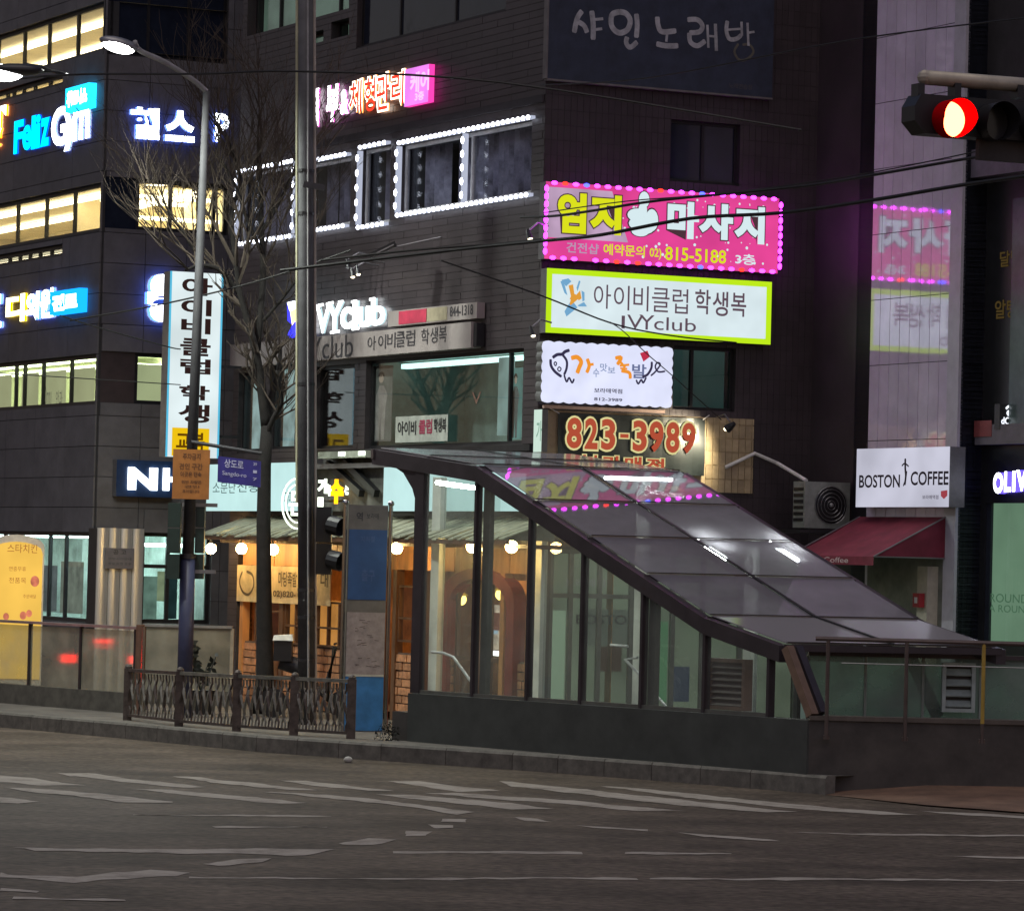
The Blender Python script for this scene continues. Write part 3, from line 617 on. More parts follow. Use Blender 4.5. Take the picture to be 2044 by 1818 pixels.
for ch, u0, u1, v0 in (('8', 1132, 1160, 0), ('2', 1168, 1192, 1), ('3', 1201, 1227, 2), ('-', 1238, 1254, 0), ('3', 1264, 1290, 4), ('9', 1297, 1323, 5), ('8', 1330, 1355, 6), ('9', 1362, 1387, 7)):
    px = (u0, 833 + (u0 - 1132) * .045, u1, 893 + (u1 - 1132) * .045 + 1) if ch != '-' else (1238, 866, 1254, 874)
    R_ = FB.R(*px, .1)
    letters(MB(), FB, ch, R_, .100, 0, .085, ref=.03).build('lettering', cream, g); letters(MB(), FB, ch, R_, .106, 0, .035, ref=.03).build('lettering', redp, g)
for ch, px in (('보', (1160, 907, 1195, 935)), ('라', (1204, 909, 1240, 940)), ('매', (1247, 911, 1280, 942)), ('점', (1290, 914, 1325, 945))):
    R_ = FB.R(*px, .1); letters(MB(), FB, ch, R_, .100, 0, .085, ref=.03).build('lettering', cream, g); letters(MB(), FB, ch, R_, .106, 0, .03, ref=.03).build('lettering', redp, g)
# spot lamps on the wall
spotm = W('spot_lens', (255, 240, 205), 6)
def wall_spot(fr, u, v, off, label, lensdir=(0, 0, -1), lit=True, size=.07, group=None):
    s_, z_ = fr.px(u, v, off); p = fr.P(s_, off, z_); g = thing('spot_lamp', label, 'lamp', p, group); dz = Vector(lensdir).normalized()
    MB().tube([fr.P(s_, .02, z_ + .16), fr.P(s_, off * .6, z_ + .2), p + Vector((0, 0, .08))], .014, 6).build('arm', greymetal, g)
    MB().tube([p - dz * .1, p - dz * .02, p + dz * .06], [size * .5, size * .8, size], 10).build('lamp_head', darkmetal, g)
    MB().ball(p + dz * .06, size * .8, 8, 5, ax=(Vector((1, 0, 0)), Vector((0, 1, 0)), Vector((0, 0, 1))), sc=(1, 1, .7)).build('lens', spotm if lit else greymetal, g)
    return p
wall_spot(FB, 1457, 852, .45, 'white spot lamp on an arm lighting the beige tiles beside the phone number banner', (-.6, .5, -.5))
wall_spot(FA, 1056, 470, .35, 'small warm spot lamp on the corner beside the pink sign', (.3, -.3, -1), size=.05)
wall_spot(FA, 1062, 663, .35, 'small warm spot lamp on the corner beside the lime rimmed sign', (.3, -.3, -1), size=.045)
for u, v, lb in ((694, 527, 'dim small spot lamp, first of the wall spots right of the concrete pole'), (703, 546, 'warm lit spot lamp, lowest of the wall spots above the white channel letters'), (714, 541, 'warm lit twin spot lamp, last of the wall spots above the white channel letters')):
    wall_spot(FA, u, v, .5, lb, (.2, -.2, -1), lit=u > 700, size=.045)
lt = bpy.data.lights.new('spot_bulb', 'SPOT'); lt.energy = 170; lt.color = (1, .86, .6); lt.spot_size = rad(125); lt.spot_blend = .8; lt.shadow_soft_size = .08
lo = bpy.data.objects.new('spot_bulb', lt); COL.objects.link(lo); s_, z_ = FB.px(1452, 862, .7); lo.location = FB.P(s_, .7, z_)
lo.rotation_euler = (FB.P(s_ - .75, 0, z_ - .45) - lo.location).to_track_quat('-Z', 'Y').to_euler()
# corner light box beside the banner
g, o = lightbox('corner_light_box', 'narrow lit vertical light box on the building corner left of the beige tiles', FA, FA.R(1069, 818, 1083, 902, .1), W('pale_green_face', (215, 240, 225), .9), depth=.1, off=.02)
lab(g, FA, '가', (1071, 840, 1081, 880), o + .01, W('print_grn', (150, 190, 170), .8), .02)

# 5 unlit navy billboard with chalk lettering
r = FB.R(1097, -60, 1541, 196, .12); a, b, c, d = r
g = thing('billboard', 'unlit navy billboard with grey hand brushed Korean lettering high on the wall', 'sign', FB.P(a, .03, c))
MB().box(FB, a, b, .12, .03, c, d).build('board', mat('navy_board', (.030, .040, .068), .5, var=.15), g)
fm = mat('board_edge', (.16, .15, .15), .5); m = MB(); m.box(FB, a - .03, a, .14, .03, c, d); m.build('frame', fm, g); MB().box(FB, a, b, .14, .03, c - .03, c).build('frame', fm, g)
chalk = mat('chalk_grey', (.40, .41, .44), .8, var=.2, scale=6)
CH = (
  ([(1162, 22), (1152, 38), (1146, 66)], .085), ([(1154, 44), (1166, 52), (1172, 66)], .08), ([(1181, 22), (1184, 48), (1184, 80)], .09), ([(1184, 40), (1204, 38)], .06), ([(1184, 60), (1202, 58)], .06),
  ([(1238, 24), (1222, 30), (1221, 52), (1235, 66), (1252, 60), (1258, 42), (1250, 28), (1236, 24)], .09), ([(1270, 28), (1272, 50), (1270, 76)], .085), ([(1252, 74), (1250, 86), (1258, 95), (1272, 84)], .08),
  ([(1312, 34), (1314, 52), (1322, 64), (1350, 62)], .085), ([(1332, 64), (1330, 84)], .06), ([(1310, 88), (1330, 92), (1354, 92)], .085),
  ([(1372, 40), (1392, 40), (1402, 52), (1396, 64), (1376, 66)], .08), ([(1376, 66), (1378, 84), (1392, 92), (1408, 82)], .08), ([(1412, 50), (1414, 96)], .06), ([(1412, 72), (1430, 74)], .05), ([(1428, 48), (1430, 102)], .08),
  ([(1452, 42), (1450, 62), (1456, 78), (1470, 78), (1480, 70)], .07), ([(1480, 44), (1481, 72)], .06), ([(1452, 60), (1480, 58)], .05), ([(1492, 46), (1494, 92)], .06), ([(1494, 66), (1506, 64)], .05))
strokes(FB, CH, .122, chalk, g, k=6)
m = MB(); stroke(m, FB, [(1474, 88), (1466, 104), (1476, 120), (1492, 118), (1504, 104), (1496, 90), (1482, 90)], .04, .124); m.build('brush_lettering', mat('chalk_dim', (.13, .125, .10), .8), g)
m = MB(); lab(g, FB, '노래연습장', (1455, 166, 1502, 180), .126, mat('chalk_dim2', (.10, .09, .09), .8), .0)

# 6 skin care neon letters on A
side_p = W('letter_side_pink', (255, 90, 220), 3); side_w = W('letter_white', (255, 250, 255), 6); redin = W('letter_red', (225, 60, 40), 1.6); side_o = W('letter_halo', (255, 235, 215), 4)
g = thing('channel_letter_sign', 'pink and red outlined neon letters in a slanting row high on the brick face', 'sign', FA.P(FA.px(632, 245)[0], .05, FA.px(632, 245)[1]))
OFF = .075
for ch, px, mode in (('피', (596, 187, 634, 252), 0), ('부', (652, 174, 676, 240), 0), ('&', (680, 182, 694, 226), 0), ('체', (698, 164, 722, 224), 1), ('형', (728, 157, 749, 222), 1), ('관', (752, 150, 777, 218), 1), ('리', (782, 145, 806, 208), 1)):
    R_ = FA.R(*px, OFF)
    if mode == 0: letters(MB(), FA, ch, R_, .055, .02, .05, mi=0, mside=1, ref=.03).build('letter', [side_w, side_p], g)
    else:
        lt_ = letters(MB(), FA, ch, R_, .055, .02, .06, mi=0, mside=1, ref=.03).build('letter', [side_o, W('letter_side_orange', (255, 150, 60), 3)], g)
        letters(MB(), FA, ch, R_, .080, 0, .012, ref=.03).build('letter_core', redin, g)
R_ = FA.R(815, 140, 861, 204, OFF); a, b, c, d = R_
g2, o = lightbox('small_pink_sign', 'small square pink lit sign box ending the row of neon letters', FA, R_, W('pink_box', (230, 130, 235), 1.2, var=.1), sidem=W('pink_side', (240, 60, 160), 1.5), off=.03, depth=.1)
lab(g2, FA, '케어', (819, 147, 856, 180), o + .01, W('pk_w', (245, 190, 250), 1.3), .04); lab(g2, FA, '3층', (828, 185, 846, 199), o + .01, W('pk_w', (245, 190, 250), 1.3), .04)

# 7 white channel letters + emblem
lw = W('letter_bright', (250, 255, 255), 4.5); ls = W('letter_side_cool', (190, 220, 225), 1.2)
g = thing('channel_letter_sign', 'large white lit serif letters above the display windows with blue and yellow star emblem', 'sign', FA.P(FA.px(573, 660)[0], .05, FA.px(573, 660)[1]))
for ch, px, bd in (('I', (612, 612, 626, 664), .03), ('V', (631, 612, 658, 664), .025), ('Y', (652, 606, 683, 662), .025), ('c', (680, 614, 702, 656), .03), ('l', (704, 601, 713, 655), .03), ('u', (716, 613, 737, 652), .03), ('b', (741, 596, 768, 648), .03)):
    letters(MB(), FA, ch, FA.R(*px, .10), .06, .04, bd, 0, 1).build('letter', [lw, ls], g)
m = MB()
for uv in (((632, 611), (644, 608)), ((652, 607), (664, 604)), ((676, 603), (684, 602)), ((660, 664), (676, 661)), ((702, 603), (710, 601)), ((703, 657), (715, 655)), ((738, 598), (747, 596))):
    (u0, v0), (u1, v1) = uv; s0, z0 = FA.px(u0, v0, .09); s1, z1 = FA.px(u1, v1, .09); m.bar(FA.P(s0, .085, z0), FA.P(s1, .085, z1), .04, .03, up=FA.n)
m.build('serif', lw, g)
for pl, mm in (([(573, 604), (585, 601), (590, 612), (578, 622)], W('emb_white', (240, 245, 255), 4)), ([(573, 604), (579, 622), (583, 648), (574, 640)], W('emb_blue', (50, 50, 255), 3)), ([(579, 622), (590, 616), (590, 640), (583, 650)], W('emb_yellow', (255, 220, 130), 3)), ([(574, 668), (588, 640), (592, 660), (577, 674)], W('emb_blue', (50, 50, 255), 3))):
    q = [FA.px(u, v, .16) for u, v in pl][::-1]
    ar = sum(q[k][0] * q[(k + 1) % 4][1] - q[(k + 1) % 4][0] * q[k][1] for k in range(4)); q = q if ar > 0 else q[::-1]
    MB().prism(FA, q, .16, .06).build('emblem_piece', mm, g)
# 8 unlit boards under the letters
unl = mat('unlit_board', (.33, .29, .28), .6, var=.1, scale=2); unltxt = mat('unlit_print', (.05, .045, .05), .6)
r = FA.R(530, 655, 962, 694, .2); r = (FA.px(480, 700)[0], FA.px(962, 700)[0], FA.px(962, 692, .2)[1], FA.px(962, 640, .2)[1])
g = thing('sign_board', 'long unlit grey sign board with dark lettering just above the display windows', 'sign', FA.P(r[0], .02, r[2]))
MB().box(FA, r[0], r[1], .2, .02, r[2], r[3]).build('board', unl, g); MB().box(FA, r[1] + .005, r[1] + .12, .16, .02, r[2] + .02, r[3] - .02).build('end_cap', darkmetal, g)
for ch, px in (('IVYclub', (590, 678, 704, 712)), ('아', (734, 672, 750, 698)), ('이', (755, 669, 770, 696)), ('비', (773, 665, 789, 694)), ('클', (791, 662, 808, 692)), ('럽', (811, 660, 828, 690)), ('학', (841, 657, 856, 687)), ('생', (859, 654, 873, 684)), ('복', (876, 652, 891, 682))):
    lab(g, FA, ch, px, .206, unltxt, .0 if len(ch) > 1 else .01)
r = FA.R(775, 634, 952, 606, .16); z0, z1 = FA.px(952, 635, .16)[1], FA.px(952, 603, .16)[1]; s0, s1 = FA.px(775, 620, .16)[0], FA.px(952, 620, .16)[0]
g = thing('sign_board', 'narrow unlit board with a red patch to the right of the white lit letters', 'sign', FA.P(s0, .02, z0))
MB().box(FA, s0, s1, .16, .02, z0, z1).build('board', unl, g)
for u0, u1, mm in ((797, 852, mat('red_patch', (.55, .05, .10), .5)), (853, 893, mat('tan_patch', (.40, .35, .24), .6))):
    x0, x1 = FA.px(u0, 620, .16)[0], FA.px(u1, 620, .16)[0]; MB().box(FA, x0, x1, .168, .161, z0 + .02, z1 - .02).build('printed_panel', mm, g)
lab(g, FA, '844-1318', (898, 612, 944, 628), .166, unltxt, .02)
# floodlight box sticking out of the brick face
s_, z_ = FA.px(765, 500, .9); p = FA.P(s_, .9, z_); g = thing('flood_lamp', 'black unlit flood lamp tilted on a wall arm under the LED windows', 'lamp', p)
MB().bar(p + Vector((-.22, 0, -.10)), p + Vector((.20, 0, .12)), .22, .07).build('lamp_head', black, g); MB().bar(p + Vector((-.17, -.10, -.09)), p + Vector((.17, -.10, .09)), .04, .02).build('lens', greymetal, g)
MB().tube([FA.P(s_ + .3, .02, z_ + .25), p + Vector((.1, 0, .04))], .012, 6).build('arm', greymetal, g)

# 9 posters inside the display windows
def poster(label, fr, rect, off, base, extra):
    a, b, c, d = rect; g = thing('window_poster', label, 'poster', fr.P(a, off, c))
    MB().box(fr, a, b, off, off - .01, c, d).build('sheet', base, g)
    for name, pl, mm in extra:
        q = [(a + (b - a) * x, c + (d - c) * y) for x, y in pl]
        MB().add([fr.P(x, off + .004, y) for x, y in q], [list(range(len(q)))]).build(name, mm, g)
    return g
grey_fig = mat('fig_grey', (.34, .30, .29), .7); hair = mat('fig_hair', (.03, .025, .025), .7); pskin = mat('fig_skin', (.5, .38, .32), .7)
def fig(base, kn=''):
    body = [(.30, .02), (.45, .02), (.5, .35), (.55, .02), (.68, .02), (.72, .45), (.80, .62), (.62, .74), (.42, .74), (.28, .6)]
    head = [(.5 + .11 * math.cos(t * math.pi / 6), .83 + .055 * math.sin(t * math.pi / 6)) for t in range(12)]
    hr = [(.5 + .15 * math.cos(t * math.pi / 6), .86 + .065 * math.sin(t * math.pi / 6)) for t in range(7)]
    return [('printed_figure', body, base), ('printed_face', head, pskin), ('printed_hair', hr, hair)]
poster('tall dim poster of a standing student figure in the middle display window', FA, FA.R(735, 732, 775, 880, -.11), -.16, mat('poster_grey', (.16, .16, .15), .7), fig(grey_fig))
poster('teal backlit poster of a student figure in the end display window by the corner', FA, FA.R(1012, 735, 1034, 876, -.11), -.16, W('poster_teal', (110, 160, 155), .6, var=.4), fig(mat('fig_dark', (.1, .12, .13), .7)))
g = poster('pale paper notice with black print at the bottom of the display window', FA, FA.R(790, 832, 893, 880, -.03), -.03, mat('notice_pale', (.36, .38, .34), .7), [])
for ch, px in (('아이비', (794, 838, 830, 876)), ('클럽', (836, 830, 862, 872)), ('학생복', (866, 826, 890, 868))): lab(g, FA, ch, (px[0], 838 + (830 - px[0]) * .09, px[2], 868 + (830 - px[2]) * .09), -.024, mat('ink_black', (.02, .02, .02), .6) if ch != '클럽' else mat('ink_red', (.3, .04, .08), .6), .03)
lab(main, FA, 'V', (942, 783, 960, 806), -.10, mat('ink_brown', (.14, .07, .05), .6), .0)

# AC unit on a shelf against face B / side wall
OF = MW.px(1702, 1000)[0]; p0 = FB.R(1590, 948, 1702, 1056, OF); a, b, c, d = p0; a = BR_ - .87
g = thing('ac_unit', 'dirty white air conditioner outdoor unit with round fan on a shelf at the wall', 'AC unit', FB.P(a, OF, c))
acm = mat('ac_white', (.22, .24, .22), .6, var=.15); b = a + .82; d = c + .72
MB().box(FB, a, b, OF + 0.000, OF + -0.350, c, d).build('casing', acm, g)
m = MB(); cc = ((a + b) / 2 + .06, (c + d) / 2); n = 24
m.prism(FB, [(cc[0] + .29 * math.cos(2 * math.pi * t / n), cc[1] + .29 * math.sin(2 * math.pi * t / n)) for t in range(n)], OF + 0.003, OF + 0.001); m.build('fan_opening', black, g)
m = MB()
for rr in (.07, .13, .19, .25, .295): m.tube([FB.P(cc[0] + rr * math.cos(2 * math.pi * t / 20), OF + 0.025, cc[1] + rr * math.sin(2 * math.pi * t / 20)) for t in range(21)], .005, 4, caps=False)
m.build('fan_grille', greymetal, g)
for k in range(3):
    t = k * 2.094 + .4; q = [(cc[0] + .05 * math.cos(t), cc[1] + .05 * math.sin(t)), (cc[0] + .26 * math.cos(t - .3), cc[1] + .26 * math.sin(t - .3)), (cc[0] + .27 * math.cos(t + .35), cc[1] + .27 * math.sin(t + .35))]
    MB().prism(FB, q, OF + 0.012, OF + 0.007).build('blade', darkmetal, g)
MB().ball(FB.P(cc[0], OF + 0.025, cc[1]), .04, 8, 5).build('hub', greymetal, g)
for i in range(6):
    z = c + .1 + i * .095; MB().box(FB, a - .012, a - .002, OF + -0.040, OF + -0.320, z, z + .05).build('side_vent', black, g)
MB().box(FB, a - .1, b + .15, OF + 0.050, OF + -0.880, c - .08, c - .03).build('shelf', darkmetal, g)
MB().tube([FB.P(FB.px(1500, 910)[0] - .5, .05, FB.px(1500, 935)[1]), FB.P(FB.px(1500, 910)[0], .1, FB.px(1500, 905)[1]), FB.P(FB.px(1545, 910)[0], .12, FB.px(1545, 925)[1]), FB.P(a + .2, OF - .3, d + .02)], .03, 8).build('pipe', whitepaint, g)
# ================================================================== neighbour with the polished side wall
polish = mat('polished_panel', (.84, .78, .94), .06, metal=.24, var=.08, scale=1.2, rnd=.05, spec=.9)
jointm = mat('joint_dark', (.03, .03, .035), .6); palestrip = mat('pale_strip', (.50, .50, .56), .35, var=.06)
nb = thing('polished_side_wall_building', 'neighbouring building whose grey polished side wall mirrors the lit signs', 'building', MW.P(M_END, 0, 0))
s1, s2, s3 = MW.px(1740, 600)[0], MW.px(1897, 700)[0], M_END
m = MB(); m.box(MW, 0, s3, -.03, -9, 0, TOP + 1); m.build('wall', jointm, nb)
MB().box(MW, .0, s1 - .01, .0, -.03, PAV, TOP).build('dark_cladding', dark_tile, nb)
zlev = [MW.px(1740, v)[1] for v in (1420, 1180, 880, 730, 600, 470, 340, 210, 80, -60, -200)]
xs = [s1]
n = 8
for i in range(1, n + 1): xs.append(s1 + (s2 - s1) * i / n)
random.seed(5)
for j in range(len(zlev) - 1):
    for i in range(n):
        a, b, c, d = xs[i] + .006, xs[i + 1] - .006, zlev[j] + .006, zlev[j + 1] - .006; e = [random.uniform(-.0012, .0012) for _ in range(4)]
        P = MW.P; MB().hexa([P(a, .015 + e[0], c), P(b, .015 + e[1], c), P(b, -.03, c), P(a, -.03, c), P(a, .015 + e[2], d), P(b, .015 + e[0] + e[3] * 0 + e[1] - e[0] + e[2] - e[0] * 1 + 0 * e[3], d), P(b, -.03, d), P(a, -.03, d)]).build('panel', polish, nb)
MB().box(MW, s2, s3, .05, -.03, 0, TOP).build('corner_strip', palestrip, nb)
# return face and shop front of the neighbour
navy = mat('navy_column', (.022, .027, .04), .35, var=.1)
MB().box(NR, .0, NR_END, .0, -3, 0, TOP).build('corner_column', navy, nb)
m = MB(); h = NF.R(1968, 1000, 2120, 1296); h2 = (h[0], NF.px(2120, 1000)[0], NF.px(1966, 1285)[1], NF.px(1985, 1004)[1])
m = MB(); wall_holes(m, NF, 0.001, 6, 0, TOP, [h2], 0, .3); m.build('shop_wall', mat('black_panel', (.018, .02, .022), .3), nb)
fg = emit('frosted_green', (114, 146, 120), .76, .16, .9)
MB().box(NF, h2[0], h2[1], -.10, -.13, h2[2], h2[3]).build('frosted_window', fg, nb)
MB().box(NF, h2[0], h2[0] + .12, -.02, -.06, h2[2], h2[3]).build('window_frame', navy, nb)
MB().quad(NF.P(h2[0], -.05, h2[2]), NF.P(h2[1], -.05, h2[2]), NF.P(h2[1], -.05, h2[3]), NF.P(h2[0], -.05, h2[3])).build('pane', pane_clear, nb)
gt = emit('print_dimgreen', (70, 104, 80), .8)
letters(MB(), NF, 'ROUND', NF.R(1976, 1184, 2052, 1204, -.04), -.04, 0, 0).build('lettering', gt, nb); letters(MB(), NF, 'A ROUND', NF.R(1974, 1206, 2060, 1224, -.04), -.04, 0, 0).build('lettering', gt, nb)
g = thing('shop_sign', 'dim grey fascia band with a red end over the frosted green shop window', 'sign', NF.P(0, .05, NF.px(1960, 895)[1]))
z0, z1 = NF.px(1990, 888)[1], NF.px(1990, 848)[1]
MB().box(NF, .05, 5, .16, .01, z0, z1).build('board', mat('fascia_grey', (.16, .15, .17), .5), g); MB().box(NF, .04, .5, .17, .161, z0 + .12, z1 + .06).build('end_patch', mat('fascia_red', (.28, .07, .07), .5), g)
g = thing('channel_letter_sign', 'white lit channel letters with violet edges over the frosted green shop window', 'sign', NF.P(.2, .1, NF.px(1985, 985)[1]))
for ch, px in (('O', (1983, 943, 2002, 985)), ('L', (2005, 941, 2017, 982)), ('I', (2021, 940, 2026, 981)), ('V', (2029, 938, 2050, 980)), ('E', (2052, 936, 2066, 978))):
    letters(MB(), NF, ch, NF.R(*px, .14), .02, .12, .05, 0, 1).build('letter', [emit('letter_bright2', (245, 250, 255), 5), emit('letter_violet', (110, 90, 255), 1.6)], g)
g = thing('blade_sign', 'small black lit sign box with white swan emblem and letters beside a red disc', 'sign', NF.P(.5, .3, NF.px(2000, 860)[1]))
q = Fr(NF.P(NF.px(2015, 830)[0], .25, 0), ANG_B); a, b, c, d = q.R(1996, 806, 2029, 858)
MB().box(q, a, b, .0, -.14, c, d).build('box', mat('sign_black', (.05, .055, .06), .4), g)
ww = emit('sign_white', (240, 245, 255), 1.6); m = MB(); stroke(m, q, [(2008, 816), (2014, 811), (2017, 817), (2011, 824), (2016, 831)], .035, .006); m.build('emblem', ww, g)
letters(MB(), q, 'dOR', q.R(1999, 832, 2026, 848, .006), .006, 0, .02).build('lettering', ww, g); letters(MB(), q, 'HAIR SHOP', q.R(1999, 850, 2026, 854, .006), .006, 0, .02).build('lettering', ww, g)
a, b, c, d = q.R(2032, 806, 2080, 856, .05); m = MB(); m.prism(q, [((a + b) / 2 + (b - a) / 2 * math.cos(t * math.pi / 10), (c + d) / 2 + (d - c) / 2 * math.sin(t * math.pi / 10)) for t in range(20)], .05, -.05)
tag(m.build('round_sign', emit('red_disc', (255, 50, 40), 1.5)), 'bright red round sign cut by the picture edge beside the small black sign', 'sign')
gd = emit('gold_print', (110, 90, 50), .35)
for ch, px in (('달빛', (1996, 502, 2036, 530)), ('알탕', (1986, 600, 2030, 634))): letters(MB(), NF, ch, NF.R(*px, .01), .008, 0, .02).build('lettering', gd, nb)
MB().box(NF, NF.px(2022, 500)[0], 6, .02, .0, NF.px(2000, 880)[1], NF.px(2000, 400)[1]).build('glazed_panel', mat('lit_glazing', (.09, .13, .12), .25, var=.4, scale=.6), nb)
# upper part of the neighbour is lighter polished stone as well
a, z = NF.px(2040, 352); m = MB(); m.box(NF, .001, 6, .05, .001, z, TOP); m.build('upper_cladding', mat('upper_dark', (.035, .033, .035), .5), nb)
z_ = NR.px(1930, 355)[1]; MB().box(NF, -.02, 6, .3, .05, z_ - .0, z_ + .42).build('ledge', mat('ledge_mauve', (.16, .14, .18), .5), nb)
# coffee shop sign, awning
r = MW.R(1710, 893, 1896, 1008, .35); c = MW.px(1710, 1012, .3)[1]; a, z1 = MW.px(1711, 896, .3); b, z1b = MW.px(1897, 885, .3)
g = thing('coffee_sign', 'white lit coffee shop sign box over the red awning', 'sign', MW.P(a, .05, c))
a, b, c, d = a, b, c, z1
MB().box(MW, a, b, .3, .03, c, d).build('box', signgrey, g); o = .3
MB().quad(MW.P(a, o + .004, c), MW.P(b, o + .004, c), MW.P(b, o + .004, d), MW.P(a, o + .004, d)).build('face', emit('coffee_face', (205, 205, 222), .85, .2, .9), g)
ct = emit('coffee_print', (45, 38, 45), .6)
letters(MB(), MW, 'BOSTON', MW.R(1716, 948, 1797, 973, o), o + .008, 0, .02).build('lettering', ct, g); letters(MB(), MW, 'COFFEE', MW.R(1819, 941, 1894, 968, o), o + .008, 0, .02).build('lettering', ct, g)
m = MB()
for px, wd in (([(1807, 915), (1807, 935), (1808, 950), (1806, 968)], .05), ([(1800, 930), (1806, 925), (1814, 931)], .025), ([(1810, 940), (1808, 955), (1803, 970)], .03)): stroke(m, MW, px, wd, o + .008 + len(m.f) * 4e-5)
m.build('printed_figure', ct, g)
letters(MB(), MW, '보라매역점', MW.R(1842, 988, 1874, 996, o), o + .008, 0, .02).build('lettering', emit('coffee_print2', (110, 105, 120), .7), g)
q = [MW.px(u, v, o) for u, v in ((1879, 980), (1879, 990), (1885, 996), (1892, 989), (1892, 978))]
MB().add([MW.P(x, o + .008, z) for x, z in q][::1], [[0, 1, 2, 3, 4]]).build('printed_crest', emit('crest_red', (170, 70, 80), .8), g)
redcloth = mat('red_cloth', (.17, .02, .04), .8, var=.15, scale=3)
zt = MW.px(1880, 1032)[1]; a0 = MW.px(1722, 1035)[0]; a1 = MW.px(1893, 1032)[0]; D_ = 1.25; zb = zt - .62
g = thing('awning', 'dark red cloth awning above the coffee shop door', 'awning', MW.P(a0, .1, zb)); P = MW.P
m = MB(); n = 6
for i in range(n):
    t0, t1 = i / n, (i + 1) / n; sg = lambda t: -.03 * math.sin(math.pi * t)
    m.quad(P(a0, .05 + D_ * t1, zt + (zb - zt) * t1 + sg(t1)), P(a1, .05 + D_ * t1, zt + (zb - zt) * t1 + sg(t1)), P(a1, .05 + D_ * t0, zt + (zb - zt) * t0 + sg(t0)), P(a0, .05 + D_ * t0, zt + (zb - zt) * t0 + sg(t0)))
m.build('cloth', redcloth, g)
m = MB(); m.add([P(a0, .05, zt), P(a0, .05 + D_, zb), P(a0, .05, zb)], [[0, 1, 2]]).build('side_cloth', redcloth, g); m = MB(); m.add([P(a1, .05, zt), P(a1, .05 + D_, zb), P(a1, .05, zb)], [[0, 2, 1]]); m.build('side_cloth', redcloth, g)
MB().box(MW, a0, a1, .05 + D_ + .006, .05 + D_, zb - .13, zb + .0).build('valance', redcloth, g)
letters(MB(), MW, 'Boston Coffee', (a0 + .2, a1 - .7, zb - .10, zb - .02), .05 + D_ + .01, 0, 0).build('lettering', mat('valance_white', (.6, .5, .5), .7), g)
for s_ in (a0, a1): MB().tube([P(s_, .05, zt), P(s_, .05 + D_, zb)], .012, 5).build('awning_arm', greymetal, g); MB().tube([P(s_, .05, zb), P(s_, .05 + D_, zb)], .012, 5).build('awning_arm', greymetal, g)
# under the awning: pale pillar, dim shop wall
s_, _ = MW.px(1843, 1170, .2); z1 = MW.px(1843, 1130, .2)[1]
tag(MB().box(MW, s_ - .14, s_ + .14, .22, .02, PAV, z1).build('door_pillar', mat('cream_pillar', (.52, .50, .40), .6)), 'cream pillar standing under the red awning', 'pillar')
g = thing('fire_hose_box', 'small red box fixed on the cream pillar under the awning', 'box', P(s_, .25, MW.px(1843, 1210, .25)[1])); z0, z1 = MW.px(1843, 1212, .25)[1], MW.px(1843, 1184, .25)[1]
MB().box(MW, s_ - .1, s_ + .08, .32, .225, z0, z1).build('box', mat('red_box', (.4, .03, .04), .4), g); MB().box(MW, s_ - .05, s_ + .03, .325, .321, z0 + .06, z1 - .06).build('label_plate', whitepaint, g)
MB().box(MW, s1 + .1, s2, .03, .0, PAV, MW.px(1800, 1100)[1]).build('shop_front', mat('shopfront_grey', (.20, .21, .18), .5, var=.3, scale=1.2), nb)

# ================================================================== ground floor under face B: grey-green lit shop
ab, bb, zb0, zb1 = holesB[-1]
gi = emit('shop_glow', (140, 146, 132), 1.0, .45, .7)
f = MB(); f.box(FB, ab, bb, -.24, -.28, zb0, zb1); f.build('shop_glow_sheet', gi, main)  # flat glowing sheet stands for the lit shop behind the panes
ms = [FB.px(u, 1250)[0] for u in (1140, 1198, 1262, 1290, 1345, 1405, 1480)]
window(main, FB, (ab, bb, zb0, zb1), mull=ms, trans=[FB.px(1200, 1190)[1]], fw=.07, fmat=mat('shop_frame', (.16, .17, .16), .4), pane=glass('pane_shop', (.7, .75, .7), 1.5), dep=.06)
pc = emit('shop_post', (190, 208, 188), .9)  # shop panels glow too, shop light put into their colours
for u0, u1, v0, v1, mm in ((1105, 1125, 1218, 1400, pc), (1310, 1330, 1240, 1400, emit('shop_green', (110, 165, 125), .8)), (1163, 1262, 1215, 1290, emit('shop_board', (140, 145, 140), .5)), (1345, 1375, 1330, 1400, emit('shop_blue', (50, 70, 110), .6)), (1190, 1240, 1290, 1340, emit('shop_brown', (90, 60, 50), .6))):
    a, b, c, d = FB.R(u0, v0, u1, v1, -.17); MB().box(FB, a, b, -.17, -.2, c, d).build('shop_panel', mm, main)
lab(main, FB, 'BOSTON', (1150, 1226, 1275, 1247), -.05, emit('shop_print', (40, 42, 45), .5), .02)
lab(main, FB, '보라매점', (1128, 1154, 1208, 1172), -.05, emit('shop_print2', (120, 120, 120), .7), .02)

# ================================================================== restaurant on the ground floor of face A
warmwood = mat('warm_wood', (.62, .29, .10), .55, var=.22, scale=3, stretch=(1, 1, .15), rnd=.15)
darkwood = mat('dark_wood', (.13, .065, .035), .5, var=.25, scale=4, stretch=(1, 1, .2))
brickm = mat('brick', (.5, .24, .12), .8, var=.2, scale=8, rnd=.3); mortar = mat('mortar', (.14, .11, .09), .9)
a, b, c, d = gA; zc = lambda v, off=0: FA.px(760, v, off)[1]; sx = lambda u, off=0: FA.px(u, 1200, off)[0]
rest = main
f = MB(); room(f, FA, a, b, c, d, -.26, -1.4, ends='l'); f.build('restaurant_room', mat('rest_room', (.5, .28, .15), .7, var=.2), rest)
